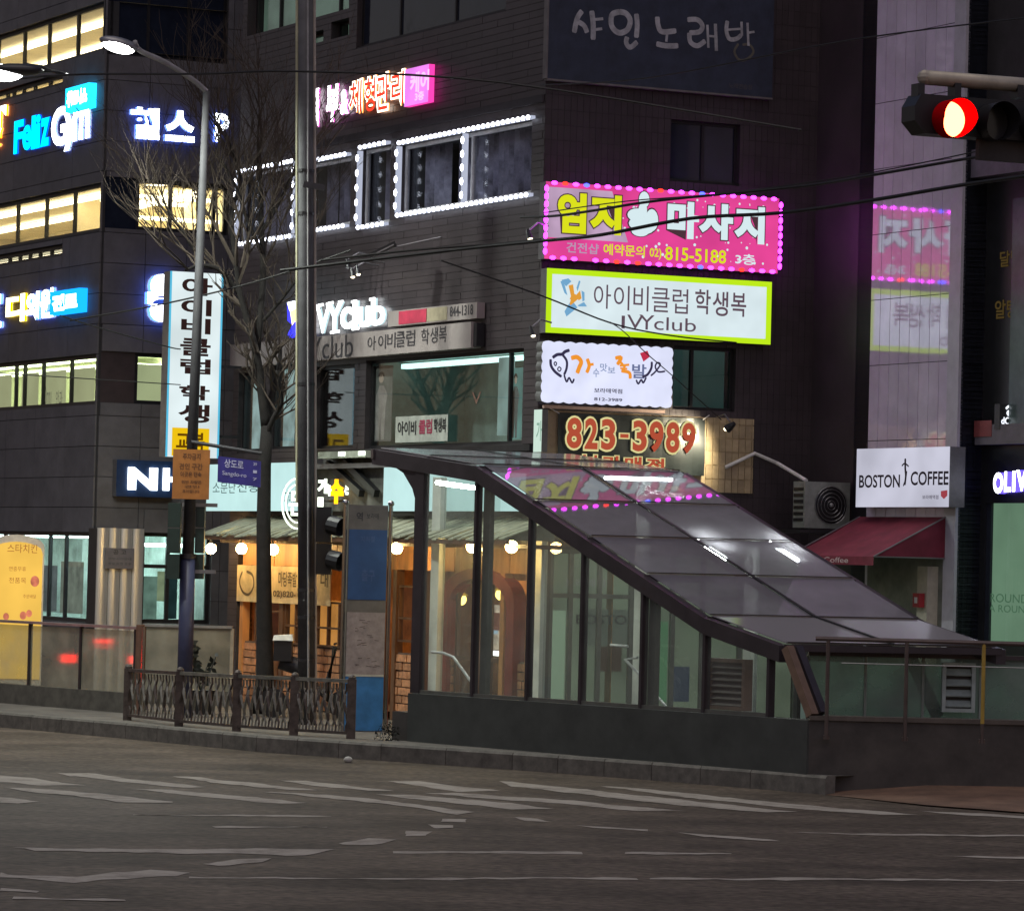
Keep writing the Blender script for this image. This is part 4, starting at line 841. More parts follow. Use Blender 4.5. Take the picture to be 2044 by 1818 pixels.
# upper plank band, posts, lower brick band
zt0, zt1 = zc(1136), zc(1082)
for i, (u0, u1) in enumerate(((478, 540), (541, 600), (601, 665), (666, 722), (723, 785), (786, 842), (843, 900), (901, 960), (961, 1010), (1011, 1056))):
    MB().box(FA, sx(u0), sx(u1) - .01, -.05, -.12, zt0, zt1).build('plank', warmwood, rest)
wz0 = zc(1300)
brk = [(478, 506, 0), (562, 700, 0), (785, 842, 0), (868, 900, 1), (1030, 1056, 1)]
for (u0, u1, _) in brk:
    s0, s1_ = sx(u0), sx(u1); MB().box(FA, s0, s1_, -.08, -.2, PAV, wz0).build('mortar_wall', mortar, rest)
    z = PAV + .02; j = 0
    while z < wz0 - .05:
        x = s0 - (.16 if j % 2 else 0)
        while x < s1_ - .03:
            p, q = max(x, s0), min(x + .30, s1_)
            if q - p > .05: MB().box(FA, p, q, -.05 + random.uniform(-.012, .012), -.085, z, z + .115).build('brick', brickm, rest)
            x += .325
        z += .135; j += 1
for u in (480, 560, 700, 785, 842, 1000, 1052):
    s_ = sx(u); MB().box(FA, s_ - .07, s_ + .07, -.02, -.16, PAV, zt0).build('post', darkwood if u in (560, 785, 842) else warmwood, rest)
# windows with amber lit interior
amber = emit('amber_interior', (225, 150, 70), .85, .35, 1.2)
for u0, u1, v0, v1 in ((506, 556, 1140, 1300), (566, 696, 1206, 1300), (792, 828, 1166, 1278)):
    s0, s1_ = sx(u0), sx(u1); hh = (s0, s1_, zc(v1), zc(v0)); nm = max(1, int((s1_ - s0) / .45))
    fr_ = window(rest, FA, hh, mull=[s0 + (s1_ - s0) * k / nm for k in range(1, nm)], trans=[hh[2] + (hh[3] - hh[2]) * .42], dep=.06, fw=.035, fmat=darkwood)
    MB().box(FA, s0, s1_, -.5, -.55, hh[2], hh[3]).build('amber_glow_sheet', amber, rest)  # lit interior put into a glowing sheet behind the panes
# arched red doorway
s0, s1_ = sx(882), sx(1028); zr1, zr0 = zc(1128), PAV; red = mat('red_arch', (.28, .035, .03), .45, var=.15); m = MB(); cxm = (s0 + s1_) / 2; rw = (s1_ - s0) / 2
N_ = 14; outer = [(cxm + rw * math.cos(t * math.pi / N_) * 1, zr1 - .5 + .5 * math.sin(t * math.pi / N_)) for t in range(N_ + 1)]; inner = [(cxm + rw * .80 * math.cos(t * math.pi / N_), zr1 - .62 + .46 * math.sin(t * math.pi / N_)) for t in range(N_ + 1)]
outer = [(s1_, zr0)] + outer + [(s0, zr0)]; inner = [(cxm + rw * .8, zr0)] + inner + [(cxm - rw * .8, zr0)]
for k in range(len(outer) - 1):
    A_, B_, C_, D_2 = outer[k], outer[k + 1], inner[k + 1], inner[k]; P = FA.P
    m.hexa([P(A_[0], .02, A_[1]), P(D_2[0], .02, D_2[1]), P(D_2[0], -.2, D_2[1]), P(A_[0], -.2, A_[1]), P(B_[0], .02, B_[1]), P(C_[0], .02, C_[1]), P(C_[0], -.2, C_[1]), P(B_[0], -.2, B_[1])])
m.build('door_arch', red, rest)
for u0, u1 in ((900, 944), (966, 1012)):
    a_, b_ = sx(u0), sx(u1); fr_ = window(rest, FA, (a_, b_, PAV + .05, zc(1150)), trans=[PAV + 1.1], dep=.12, fw=.07, fmat=darkwood)
MB().box(FA, sx(900), sx(1012), -1.0, -1.05, PAV, zc(1150)).build('inner_glow_wall', emit('inner_amber', (185, 105, 50), 1.25, .5, 1.6), rest)  # orange light of the room put into this wall as glow
# lit menu board seen through the door
g = thing('menu_board', 'bright lit picture menu board inside the arched red doorway', 'menu board', FA.P(sx(985), -.4, zc(1300, -.4)))
a_, b_, c_, d_ = FA.R(966, 1206, 1010, 1298, -.4); MB().box(FA, a_, b_, -.4, -.45, c_, d_).build('panel', emit('menu_face', (245, 215, 190), 1.0, .5, 5), g)
MB().box(FA, a_ + .1, b_ - .3, -.39, -.399, c_ + .25, c_ + .5).build('picture', emit('menu_blue', (190, 215, 235), 1.1), g); MB().box(FA, a_ + .15, b_ - .15, -.38, -.388, d_ - .4, d_ - .12).build('picture', emit('menu_brown', (150, 85, 70), .8, .4, 6), g)
MB().box(FA, a_, b_, -.32, -.5, c_ - .09, c_ - .02).build('lamp_tube', emit('menu_tube', (255, 250, 250), 6), g)
for u, v, lb in ((919, 1196, 'round yellow lamp glowing behind the door glass of the arched doorway'), (1001, 1186, 'yellow pendant lamp above the lit menu board inside the doorway')):
    s_, z_ = FA.px(u, v, -.35); g = thing('pendant_lamp', lb, 'lamp', FA.P(s_, -.35, z_)); MB().ball(FA.P(s_, -.35, z_), .10, 10, 6).build('bulb', emit('bulb_yellow', (255, 215, 110), 9), g)
    MB().tube([FA.P(s_, -.35, z_ + .05), FA.P(s_, -.35, z_ + .5)], .01, 5).build('cord', black, g); MB().tube([FA.P(s_, -.35, z_ + .06), FA.P(s_, -.35, z_ + .13)], [.14, .03], 12).build('lamp_shade', emit('shade_yellow', (250, 190, 70), 1.0), g)
# cloth banner with phone number
a_, b_ = sx(573, -.0), sx(742, -.0)
ax = sorted((FA.px(460, 1165, .02)[0], FA.px(660, 1165, .02)[0])); zb_ = FA.px(560, 1204, .02)[1]; zt_ = FA.px(560, 1130, .02)[1]
g = thing('menu_banner', 'cream printed banner with brush lettering and phone number on the restaurant front', 'banner', FA.P(ax[0], 0, zb_))
a2 = max(ax[0], FA.px(476, 1165)[0]); MB().box(FA, a2, ax[1], .03, .01, zb_, zt_).build('sheet', mat('cream_banner', (.62, .50, .30), .7, var=.12), g)
bt = mat('banner_print', (.12, .09, .06), .7)
for ch, px in (('마당족발', (556, 1140, 592, 1172)), ('02)820-', (545, 1178, 590, 1196)), ('대', (640, 1142, 654, 1172))): lab(g, FA, ch, px, .036, bt, .02)
m = MB(); stroke(m, FA, [(484, 1140), (478, 1160), (484, 1180), (496, 1186), (506, 1170), (504, 1148), (492, 1140)], .05, .036); m.build('printed_pot', bt, g)
# hanging round bulbs
bulbm = emit('bulb_warm', (255, 212, 135), 110)
for i, (u, v, lb) in enumerate(((421, 1095, 'first round bulb beside the striped pole under the shingles'), (482, 1095, 'second round bulb left of the tree trunk under the shingles'), (545, 1097, 'third round bulb half behind the tree trunk'), (792, 1094, 'round bulb right of the blue totem under the shingles'), (943, 1091, 'round bulb seen through the canopy glass above the arched door'), (1021, 1091, 'round bulb seen through the canopy glass nearest the building corner'))):
    off = .55; s_, z_ = FA.px(u, v, off); p = FA.P(s_, off, z_); g = thing('bulb_lamp', lb, 'light bulb', p, 'round bulbs under the shingle canopy')
    MB().ball(p, .095, 12, 8).build('bulb', bulbm, g, smooth=True); MB().tube([p + Vector((0, 0, .07)), p + Vector((0, 0, .15))], .03, 8).build('socket', black, g); MB().tube([p + Vector((0, 0, .15)), p + Vector((0, 0, .26))], .006, 5).build('cord', black, g)
# shingle canopy
shing = mat('shingle', (.30, .31, .22), .75, var=.2, scale=5, stretch=(1, 1, .3), rnd=.22)
z_t, z_b = FA.px(760, 1034, .1)[1], FA.px(760, 1074, .95)[1]; zm = (z_t * .42 + z_b * .58)
sA, sB = FA.px(398, 1074, .95)[0], FA.px(1000, 1074, .95)[0]
g = thing('shingle_canopy', 'long canopy of weathered wooden shingles over the restaurant front', 'canopy', FA.P(sA, .1, z_b))
x = sA; P = FA.P; random.seed(11)
while x < sB:
    wdt = random.uniform(.13, .2); y0 = random.uniform(-.03, .03)
    for (o0, zz0, o1, zz1) in ((.42, z_t - (z_t - z_b) * .40, .98, z_b + y0), (.05, z_t + y0 * .5, .46, z_t - (z_t - z_b) * .44)):
        if o0 > o1 - .01: continue
        zz0, zz1 = (zz0, zz1) ; e = .018
        q = [P(x + .008, o1, min(zz0, zz1)), P(x + wdt - .008, o1, min(zz0, zz1)), P(x + wdt - .008, o0, max(zz0, zz1)), P(x + .008, o0, max(zz0, zz1))]
        up = Vector((0, 0, .022)); MB().hexa(q + [k + up for k in q]).build('shingle', shing, g)
    x += wdt
MB().box(FA, sA, sB + .2, .96, .90, z_b - .07, z_b - .005).build('beam', darkwood, g); MB().box(FA, sA, sB + .2, .55, .05, z_b - .12, z_b - .06).build('soffit', darkwood, g)
m = MB(); m.add([P(sB + .02, .05, z_t), P(sB + .02, 1.0, z_b), P(sB + .02, .05, z_b)], [[0, 1, 2]]); m.build('end_board', mat('grey_board', (.22, .21, .17), .7), g)
# white lit fascia sign
r = FA.R(415, 930, 1052, 1022, .3); z1 = FA.px(760, 918, .3)[1]; z0 = FA.px(760, 1020, .3)[1]; s0, s1_ = FA.px(766, 970, .3)[0], FA.px(1050, 970, .3)[0]; sl0, sl1 = FA.px(413, 970, .3)[0], FA.px(604, 970, .3)[0]
sg2 = thing('illuminated_sign', 'left stretch of the white lit fascia sign, behind the bare tree trunk', 'sign', FA.P(sl0, .05, z0)); MB().box(FA, sl0, sl1, .3, .05, z0, z1).build('box', signgrey, sg2); MB().quad(P(sl0, .304, z0), P(sl1, .304, z0), P(sl1, .304, z1), P(sl0, .304, z1)).build('face', emit('fascia_face', (200, 238, 236), .98, .05), sg2)
MB().box(FA, sl1 + .02, s0 - .02, .14, .02, z0, z1 + .1).build('fascia_panel', mat('fascia_panel', (.13, .13, .115), .7, var=.25), main)
for u0, v0, u1, v1 in ((655, 925, 722, 985), (690, 922, 752, 985)): pa, pb_ = FA.px(u0, v0, .25), FA.px(u1, v1, .25); MB().bar(FA.P(pa[0], .25, pa[1]), FA.P(pb_[0], .25, pb_[1]), .12, .1, up=FA.n).build('strut', black, main)
lx0, lx1 = FA.px(640, 905, .4)[0], FA.px(735, 905, .4)[0]; lz = FA.px(690, 908, .4)[1]; MB().box(FA, lx0, lx1, .45, .1, lz - .05, lz + .06).build('soffit_panel', mat('soffit_pale', (.38, .42, .34), .6), main)
for u_ in (682, 722): x_ = FA.px(u_, 908, .46)[0]; MB().box(FA, x_ - .12, x_ + .12, .47, .452, lz - .02, lz + .05).build('downlight', emit('downlight', (240, 255, 235), 3), main)
g = thing('illuminated_sign', 'bluish white lit fascia sign box seen through the canopy glass above the shingles', 'sign', FA.P(s0, .05, z0))
MB().box(FA, s0, s1_, .3, .05, z0, z1).build('box', signgrey, g); MB().quad(P(s0, .304, z0), P(s1_, .304, z0), P(s1_, .304, z1), P(s0, .304, z1)).build('face', emit('fascia_face', (200, 238, 236), .98, .05), g)
inkm = emit('fascia_ink', (70, 95, 95), .8)
for ch, px in (('소문난', (425, 962, 470, 984)), ('전통', (474, 960, 516, 982)), ('대', (519, 968, 527, 1004)), ('가마솥', (568, 980, 592, 1006)), ('IV', (866, 960, 880, 974)), ('since 1989', (978, 962, 1012, 972))): lab(sg2 if px[0] < 620 else g, FA, ch, px, .31, inkm, .0)
# projecting channel letters cluster + ring emblem
yl = emit('letter_amber', (255, 185, 20), 2.2); wl = emit('letter_white3', (235, 250, 225), 2.5)
PJ = Fr(FA.P(FA.px(700, 980)[0], 1.1, 0), ANG_B + 10)
g = thing('channel_letter_sign', 'cluster of white lit letters with one large amber letter beside the concrete pole', 'sign', PJ.P(0, 0, PJ.px(680, 1005)[1]))
for ch, px, mm in (('가', (634, 955, 654, 985), wl), ('마', (648, 968, 660, 990), wl), ('수', (657, 956, 684, 1006), yl), ('족', (688, 966, 704, 994), wl), ('발', (706, 984, 720, 998), wl), ('집', (724, 985, 738, 998), wl), ('1', (634, 992, 644, 1016), wl)):
    letters(MB(), PJ, ch, PJ.R(*px), 0, .05, .07).build('letter', mm, g)
MB().tube([PJ.P(*(PJ.px(632, 1000)[0], -.03, PJ.px(632, 1000)[1])), PJ.P(PJ.px(742, 1000)[0], -.03, PJ.px(742, 1000)[1])], .02, 6).build('rail', darkmetal, g)
g = thing('ring_sign', 'white neon ring emblem hanging beside the concrete pole over the canopy', 'sign', PJ.P(PJ.px(585, 1010)[0], 0, PJ.px(585, 1060)[1]))
cu, cv = 594, 1005
for rr, rw_ in ((50, .035), (38, .03)):
    q = [PJ.px(cu + rr * .62 * math.cos(t * math.pi / 16), cv + rr * math.sin(t * math.pi / 16)) for t in range(33)]; MB().tube([PJ.P(x_, 0, z_) for x_, z_ in q], rw_ / 2, 6, caps=False).build('neon_ring', wl, g)
letters(MB(), PJ, '돈', PJ.R(577, 980, 612, 1030), 0, .03, .02).build('letter', wl, g)
# ================================================================== grey panelled office block on the left
panelm = mat('stone_panel', (.115, .112, .118), .6, var=.12, scale=2, rnd=.1); seam = mat('seam_dark', (.03, .03, .032), .8)
lb = thing('office_block', 'grey stone panelled office block with rows of lit windows and a bank', 'building', (LC.x, LC.y, 0))
LT = 19.0; SL = LA.px(-260, 400)[0]; SR = 7.0
zz = lambda v: LA.px(197, v)[1]; zB = lambda v: LB.px(330, v)[1]
def band(v1, v0): return zz(v1), zz(v0)
E_ = -.06
rows = {'f5': (-50, 103), 'mini4': (146, 166), 'f3': (366, 461), 'mini3': (482, 504), 'f2': (706, 806), 'g': (1058, 1242)}
holesL = [(SL + .1, E_ - 0.0, zz(103), zz(8) if False else zz(7)), (SL + .1, LA.px(128, 160)[0], LA.px(128, 168)[1], LA.px(128, 146)[1]), (SL + .1, E_, zz(461), zz(366)),
          (SL + .1, LA.px(127, 500)[0], LA.px(127, 510)[1], LA.px(127, 487)[1]), (SL + .1, E_, zz(806), zz(706)), (SL + .1, LA.px(188, 1150)[0], LA.px(140, 1240)[1], LA.px(140, 1062)[1])]
holesR = [(LB.px(212, 50)[0], LB.px(455, 50)[0], LB.px(330, 118)[1], LB.px(330, -60)[1]), (.05, LB.px(456, 400)[0], zB(462), zB(361)), (.05, LB.px(336, 760)[0], zB(808), zB(707)), (LB.px(283, 1150)[0], LB.px(420, 1150)[0], zB(1243), zB(1064))]
m = MB(); wall_holes(m, LA, SL, 0, 0, LT, holesL, 0, .25); wall_holes(m, LB, 0, SR, 0, LT, holesR, 0, .25)
m.quad(LB.P(SR, 0, 0), LB.P(SR, -8, 0), LB.P(SR, -8, LT), LB.P(SR, 0, LT)); m.quad(LA.P(SL, -8, 0), LA.P(SL, 0, 0), LA.P(SL, 0, LT), LA.P(SL, -8, LT)); m.build('wall', seam, lb)
def cladding(fr, s0, s1, pw, ph, holes, z0=PAV, z1=14.2):
    z = z0
    while z < z1:
        x = s0
        while x < s1 - .02:
            for (p, q, r, s_) in minus(x, min(x + pw, s1), z, z + ph, holes):
                MB().box(fr, p + .006, q - .006, .03, .0, r + .006, s_ - .006).build('panel', panelm, lb)
            x += pw
        z += ph
cladding(LB, 0.03, 3.6, .85, .58, holesR); cladding(LA, LA.px(-30, 500)[0], 0, 1.7, .58, holesL)
# lit rooms on side A
def office(fr, h, mulls, m_room, tubes, fm=black, rd=3.2, tcol=None, trans=()):
    ends = 'l' if fr is LA else 'r'
    f = window(lb, fr, h, mull=mulls, trans=trans, dep=.1, fw=.07, fmat=fm, imat=m_room, rd=rd, ends=ends)
    for (s0, s1, o, zt, tm) in tubes:
        zt = zt - (.16 if fr is LB else 0); MB().box(fr, s0, s1, o + .07, o - .07, zt - .06, zt).build('ceiling_tube', tm, lb)
ty = emit('tube_office', (255, 234, 190), 8); tg = emit('tube_office_green', (240, 250, 200), 7)
def ms_(us, v, fr=LA): return [fr.px(u, v)[0] for u in us]
H = holesL
office(LA, H[0], ms_((-60, -10, 42, 91, 148), 60), roomcream, [(H[0][0], H[0][1] - .3, -.9, H[0][3] - .05, ty), (LA.px(100, 60)[0], LA.px(180, 60)[0], -2.4, H[0][3] - .05, ty), (H[0][0], LA.px(60, 60)[0], -2.2, H[0][3] - .05, ty)])
office(LA, H[1], ms_((8, 20, 40, 62, 92), 170), roomcream, [(H[1][0], H[1][1], -.8, H[1][3] - .02, ty)], rd=1.2)
office(LA, H[2], ms_((-70, -30, 28, 85, 141), 420), roomcream, [(H[2][0], H[2][1] - .1, -.7, H[2][3] - .05, ty), (H[2][0], H[2][1] - .1, -2.0, H[2][3] - .05, ty), (LA.px(60, 420)[0], H[2][1] - .1, -2.9, H[2][3] - .25, ty)])
office(LA, H[3], ms_((12, 32, 52, 72, 95), 500), roomdark, [(H[3][0], H[3][1], -.6, H[3][3] - .05, ty)], rd=1.0)
office(LA, H[4], ms_((-50, -20, 24, 41, 78, 134), 760), roomgreen, [(H[4][0], H[4][1] - .15, -.35, H[4][3] - .02, tg), (H[4][0], H[4][1] - .15, -1.6, H[4][3] - .02, tg)], rd=1.9)
for u0, u1 in ((43, 76), (82, 131), (138, 188), (-10, 22)):
    a_, b_, c_, d_ = LA.R(u0, 760, u1, 800, -.22); MB().box(LA, a_ + .03, b_ - .03, -.22, -.235, H[4][2] + .06, H[4][3] - .22).build('roller_blind', emit('blind_lit', (200, 208, 158), .72, .12, 1), lb)
lab(lb, LA, '안과', (112, 780, 124, 812), -.205, emit('blind_print', (90, 105, 95), .6), .0); lab(lb, LA, 'Onnu', (88, 768, 102, 812), -.205, emit('blind_print', (90, 105, 95), .6), .0)
# side B windows
HR = holesR
window(lb, LB, HR[0], mull=[LB.px(300, 50)[0], LB.px(380, 50)[0]], pane=navy_glass)
x1 = LB.px(274, 400)[0]
office(LB, (x1, HR[1][1], HR[1][2], HR[1][3]), ms_((343, 400, 430), 410, LB), roomcream, [(x1, HR[1][1], -.9, HR[1][3] - .05, ty), (x1 + .1, HR[1][1], -2.2, HR[1][3] - .05, ty), (x1, HR[1][1], -.5, HR[1][3] - .5, ty)], fm=black)
MB().box(LB, HR[1][0], x1 - .01, -.02, -.1, HR[1][2], HR[1][3]).build('dark_panel', navy_glass, lb)
def deep_tube(u0, v0, u1, v1, near=-.35):
    _, z = LB.px(u1, v1, near); lo, hi = near, -3.2
    for _i in range(30):
        md = (lo + hi) / 2
        if LB.px(u0, v0, md)[1] > z: hi = md
        else: lo = md
    a = LB.px(u0, v0, hi)[0]; b = LB.px(u1, v1, near)[0]; MB().bar(LB.P(a, hi, z), LB.P(b, near, z), .12, .07).build('ceiling_tube', ty, lb)
deep_tube(274, 414, 342, 396); deep_tube(344, 402, 402, 386); deep_tube(408, 448, 452, 436); deep_tube(276, 375, 330, 366)
x2 = LB.px(270, 760)[0]
office(LB, (x2, HR[2][1], HR[2][2], HR[2][3]), [], roomgreen, [(x2, HR[2][1], -.4, HR[2][3] - .02, tg)], rd=1.6); MB().box(LB, x2 + .08, HR[2][1] - .05, -.24, -.25, HR[2][2] + .06, HR[2][3] - .2).build('roller_blind', emit('blind_lit', (200, 208, 158), .72, .12, 1), lb)
MB().box(LB, HR[2][0], x2 - .01, -.02, -.1, HR[2][2], HR[2][3]).build('dark_panel', mat('brown_panel', (.05, .035, .035), .5), lb)
# bank ground floor
bankroom = mat('bank_room', (.62, .70, .66), .7, var=.3, scale=1.1); tc_ = emit('tube_bank', (225, 255, 250), 14)
h = HR[3]; office(LB, h, ms_((337,), 1150, LB), bankroom, [(h[0] + .05, h[0] + 1.2, -.6, h[3] - .04, tc_), (h[0] + .2, h[1], -2.2, h[3] - .04, tc_)], fm=darkmetal, trans=[LB.px(310, 1130)[1]], rd=3)
h = H[5]; office(LA, h, ms_((0, 30, 90, 122), 1150), bankroom, [(LA.px(100, 1100)[0], h[1] - .4, -.6, h[3] - .04, tc_), (h[0], LA.px(95, 1100)[0], -1.5, h[3] - .04, tc_)], fm=darkmetal, rd=3)
for u0, u1, v0, v1, c_ in ((288, 312, 1150, 1235, (120, 150, 135)), (318, 334, 1140, 1200, (150, 165, 130)), (340, 352, 1135, 1235, (40, 60, 60))):
    a_, b_, cc_, d_ = LB.R(u0, v0, u1, v1, -.8); MB().box(LB, a_, b_, -.8, -.9, cc_, d_).build('machine_panel', emit('bank_%d' % u0, c_, .6, .3, 4), lb)
for u0, u1, v0, v1, c_ in ((122, 160, 1120, 1225, (150, 160, 145)), (88, 108, 1128, 1220, (120, 130, 130))):
    a_, b_, cc_, d_ = LA.R(u0, v0, u1, v1, -.8); MB().box(LA, a_, b_, -.8, -.85, cc_, d_).build('machine_panel', emit('bankA_%d' % u0, c_, .6, .3, 4), lb)
# stainless corrugated column with notice
steel = mat('stainless', (.66, .65, .62), .34, metal=.6, var=.06, scale=3, stretch=(4, 4, .3))
a_, b_, c_, d_ = LB.R(194, 1053, 283, 1245, .45); g = thing('steel_column', 'fluted stainless steel column cladding with a grey notice, beside the bank window', 'column', LB.P(a_, .3, PAV))
w4 = (b_ - a_) / 4
for i in range(4):
    m = MB(); x0 = a_ + i * w4; pr = [(x0 + w4 * (.5 - .49 * math.cos(t * math.pi / 8)), .45 + .05 * math.sin(t * math.pi / 8)) for t in range(9)]
    for k in range(8): m.quad(LB.P(pr[k][0], pr[k][1], PAV), LB.P(pr[k + 1][0], pr[k + 1][1], PAV), LB.P(pr[k + 1][0], pr[k + 1][1], d_), LB.P(pr[k][0], pr[k][1], d_))
    m.build('flute', steel, g, smooth=True)
MB().box(LB, a_, b_, .45, .0, PAV, d_ - .01).build('core', darkmetal, g)
q_ = LB.R(210, 1093, 267, 1135, .58); MB().box(LB, q_[0], q_[1], .58, .56, q_[2], q_[3]).build('notice_plate', mat('notice_grey', (.15, .14, .15), .5), g)
ntx = mat('notice_print', (.05, .05, .055), .6); lab(g, LB, '공 고', (226, 1097, 252, 1107), .586, ntx, .02); lab(g, LB, '영업시간안내', (216, 1112, 262, 1118), .586, ntx, .0); lab(g, LB, '평일 오전 오후', (216, 1122, 262, 1128), .586, ntx, .0)
# lit signs of the office block
cy = emit('letter_cyan', (0, 205, 255), 2.2); cys = emit('letter_cyan_side', (0, 60, 255), 3); wh6 = emit('letter_white6', (245, 250, 255), 8); bls = emit('letter_blue_side', (70, 110, 255), 5); ors = emit('letter_orange_side', (255, 130, 20), 5)
g = thing('channel_letter_sign', 'cyan and white glowing gym letters with a small blue box above, on the office block', 'sign', LA.P(LA.px(28, 300)[0], .05, LA.px(28, 300)[1]))
for ch, px, mm, sd, bd in (('F', (28, 243, 45, 304), cy, cys, .05), ('e', (45, 252, 61, 298), cy, cys, .05), ('l', (63, 232, 70, 297), cy, cys, .05), ('i', (72, 230, 79, 295), cy, cys, .05), ('z', (81, 238, 97, 290), cy, cys, .05),
                       ('G', (103, 218, 134, 288), wh6, bls, .12), ('y', (128, 228, 155, 296), wh6, bls, .1), ('m', (146, 217, 177, 275), wh6, bls, .12)):
    letters(MB(), LA, ch, LA.R(*px, .07), .04, .025, min(bd, .035), 0, 1).build('letter', [mm, sd], g)
r_ = LA.R(131, 178, 176, 214, .2); MB().box(LA, r_[0], r_[1], .2, .04, r_[2], r_[3]).build('box', emit('gym_box', (30, 190, 255), 3), g); lab(g, LA, '휘트니스', (134, 184, 173, 206), .21, wh6, .08)
g = thing('channel_letter_sign', 'orange glowing letter cut by the picture edge left of the cyan letters', 'sign', LA.P(LA.px(0, 300)[0], .05, LA.px(0, 300)[1]))
letters(MB(), LA, '장', LA.R(-34, 222, 17, 306, .09), .04, .05, .06, 0, 1).build('letter', [emit('letter_cream', (255, 245, 225), 6), ors], g)
g = thing('channel_letter_sign', 'large white glowing letters spelling health on the panelled face beside the street lamp arm', 'sign', LB.P(LB.px(262, 285)[0], .05, LB.px(262, 285)[1]))
for ch, px, bd in (('헬', (262, 213, 319, 280), .10), ('스', (331, 219, 388, 285), .09), ('P', (430, 226, 456, 285), .09)): letters(MB(), LB, ch, LB.R(*px, .12), .04, .08, min(bd, .04), 0, 1).build('letter', [wh6, bls], g)
g = thing('channel_letter_sign', 'yellow and white glowing clinic letters followed by a blue lit box', 'sign', LA.P(LA.px(0, 640)[0], .05, LA.px(0, 640)[1]))
for ch, px, mm, sd in (('한', (-48, 592, -4, 652), wh6, bls), ('디', (2, 590, 38, 640), emit('letter_yw', (255, 245, 190), 5), emit('letter_yellow_side', (255, 210, 0), 3)), ('의', (42, 584, 66, 637), wh6, bls), ('원', (70, 577, 95, 632), wh6, bls)): letters(MB(), LA, ch, LA.R(*px, .2), .04, .05, .05, 0, 1).build('letter', [mm, sd], g)
r_ = LA.R(100, 583, 158, 622, .2); MB().box(LA, r_[0], r_[1], .2, .04, r_[2], r_[3]).build('box', emit('clinic_box', (20, 150, 255), 2), g); lab(g, LA, '진료', (104, 590, 154, 616), .21, emit('clinic_w', (220, 240, 255), 4), .08)
g = thing('channel_letter_sign', 'white glowing stacked letter with blue edge half behind the tall vertical sign', 'sign', LB.P(LB.px(296, 640)[0], .05, LB.px(296, 640)[1]))
letters(MB(), LB, '응', LB.R(296, 546, 352, 644, .2), .05, .15, .1, 0, 1).build('letter', [wh6, bls], g)
r_ = LB.R(232, 917, 352, 994, .2); g, o = lightbox('bank_sign', 'navy bank sign box with white lit letters beside the orange notice', LB, r_, mat('bank_navy', (.015, .04, .11), .4), off=.03, depth=.2)
bwl = emit('bank_letter', (240, 250, 255), 4)
for ch, px in (('N', (257, 932, 314, 979)), ('H', (327, 934, 366, 980))): letters(MB(), LB, ch, LB.R(*px, o + .04), o, .05, .05).build('letter', bwl, g)
# rounded yellow kiosk sign
KY = Fr(onz(40, 1388, PAV), 80); a_, b_, c_, d_ = KY.R(-20, 1062, 81, 1380)
g = thing('kiosk_sign', 'tall rounded yellow lit advertising panel behind the glass barrier', 'sign', KY.P(a_, -.1, PAV))
pts = [(b_, PAV), (b_, d_ - .25)] + [(b_ - (b_ - a_) * .5 + (b_ - a_) * .5 * math.cos(t * math.pi / 12), d_ - .25 + .22 * math.sin(t * math.pi / 12)) for t in range(1, 12)] + [(a_, d_ - .25), (a_, PAV)]
MB().prism(KY, pts, -.02, -.25).build('casing', mat('kiosk_case', (.55, .5, .42), .5), g)
p2 = [(x if abs(x - a_) > .02 and abs(x - b_) > .02 else (x - .03 if x > a_ + .1 else x + .03), z - .13 if z > PAV + .1 else z + .3) for x, z in pts]
MB().prism(KY, p2, .0, -.018).build('face', emit('kiosk_face', (250, 200, 90), .95, .12, 1.2), g)
kb = emit('kiosk_print', (200, 120, 60), .7)
for ch, px in (('스타치킨', (15, 1085, 74, 1104)), ('연중무휴', (18, 1130, 52, 1140)), ('전품목', (18, 1152, 52, 1164)), ('주문배달', (46, 1186, 72, 1194))): lab(g, KY, ch, px, .006, kb, .0)
for u, v, rr in ((76, 1160, 12), (46, 1228, 9), (58, 1224, 8), (12, 1230, 8)):
    s_, z_ = KY.px(u, v); rr = rr / 120; s_ = min(s_, b_ - .06 - rr); m = MB(); m.add([KY.P(s_ + rr * .8 * math.cos(t * math.pi / 8), .006, z_ + rr * math.sin(t * math.pi / 8)) for t in range(16)], [list(range(16))]); m.build('printed_picture', emit('kiosk_pic', (225, 130, 100), .85, .3, 8), g)

# tall vertical blade sign
BS = Fr(FA.P(FA.px(455, 700)[0], .0, 0), ANG_B); BS = Fr(onY(437, 730, 69.6), ANG_B)
a_, b_, c_, d_ = BS.R(340, 541, 436, 915)
g = thing('blade_sign', 'tall vertical white lit sign with brown lettering and cyan edges, yellow panel at its foot', 'sign', BS.P(a_, 0, c_))
MB().box(BS, a_, b_, 0, -.30, c_, d_).build('box', mat('blade_grey', (.20, .18, .16), .6), g)
MB().quad(BS.P(a_ + .03, .004, c_), BS.P(b_ - .03, .004, c_), BS.P(b_ - .03, .004, d_), BS.P(a_ + .03, .004, d_)).build('face', emit('blade_face', (226, 240, 242), 1.0, .2, .7), g)
cyn = emit('blade_cyan', (90, 190, 225), 1.0)
for x0 in (a_, b_ - .035): MB().box(BS, x0, x0 + .035, .01, -.002, c_, d_).build('edge', cyn, g)
br = emit('blade_print', (60, 40, 38), .6)
for ch, (u0, v0, u1, v1) in (('아', (364, 553, 424, 592)), ('이', (362, 596, 422, 632)), ('비', (362, 634, 420, 668)), ('클', (360, 674, 420, 712)), ('럽', (360, 715, 420, 748)), ('학', (358, 768, 418, 800)), ('생', (356, 806, 418, 845))): lab(g, BS, ch, (u0, v0, u1, v1), .010, br, .03)
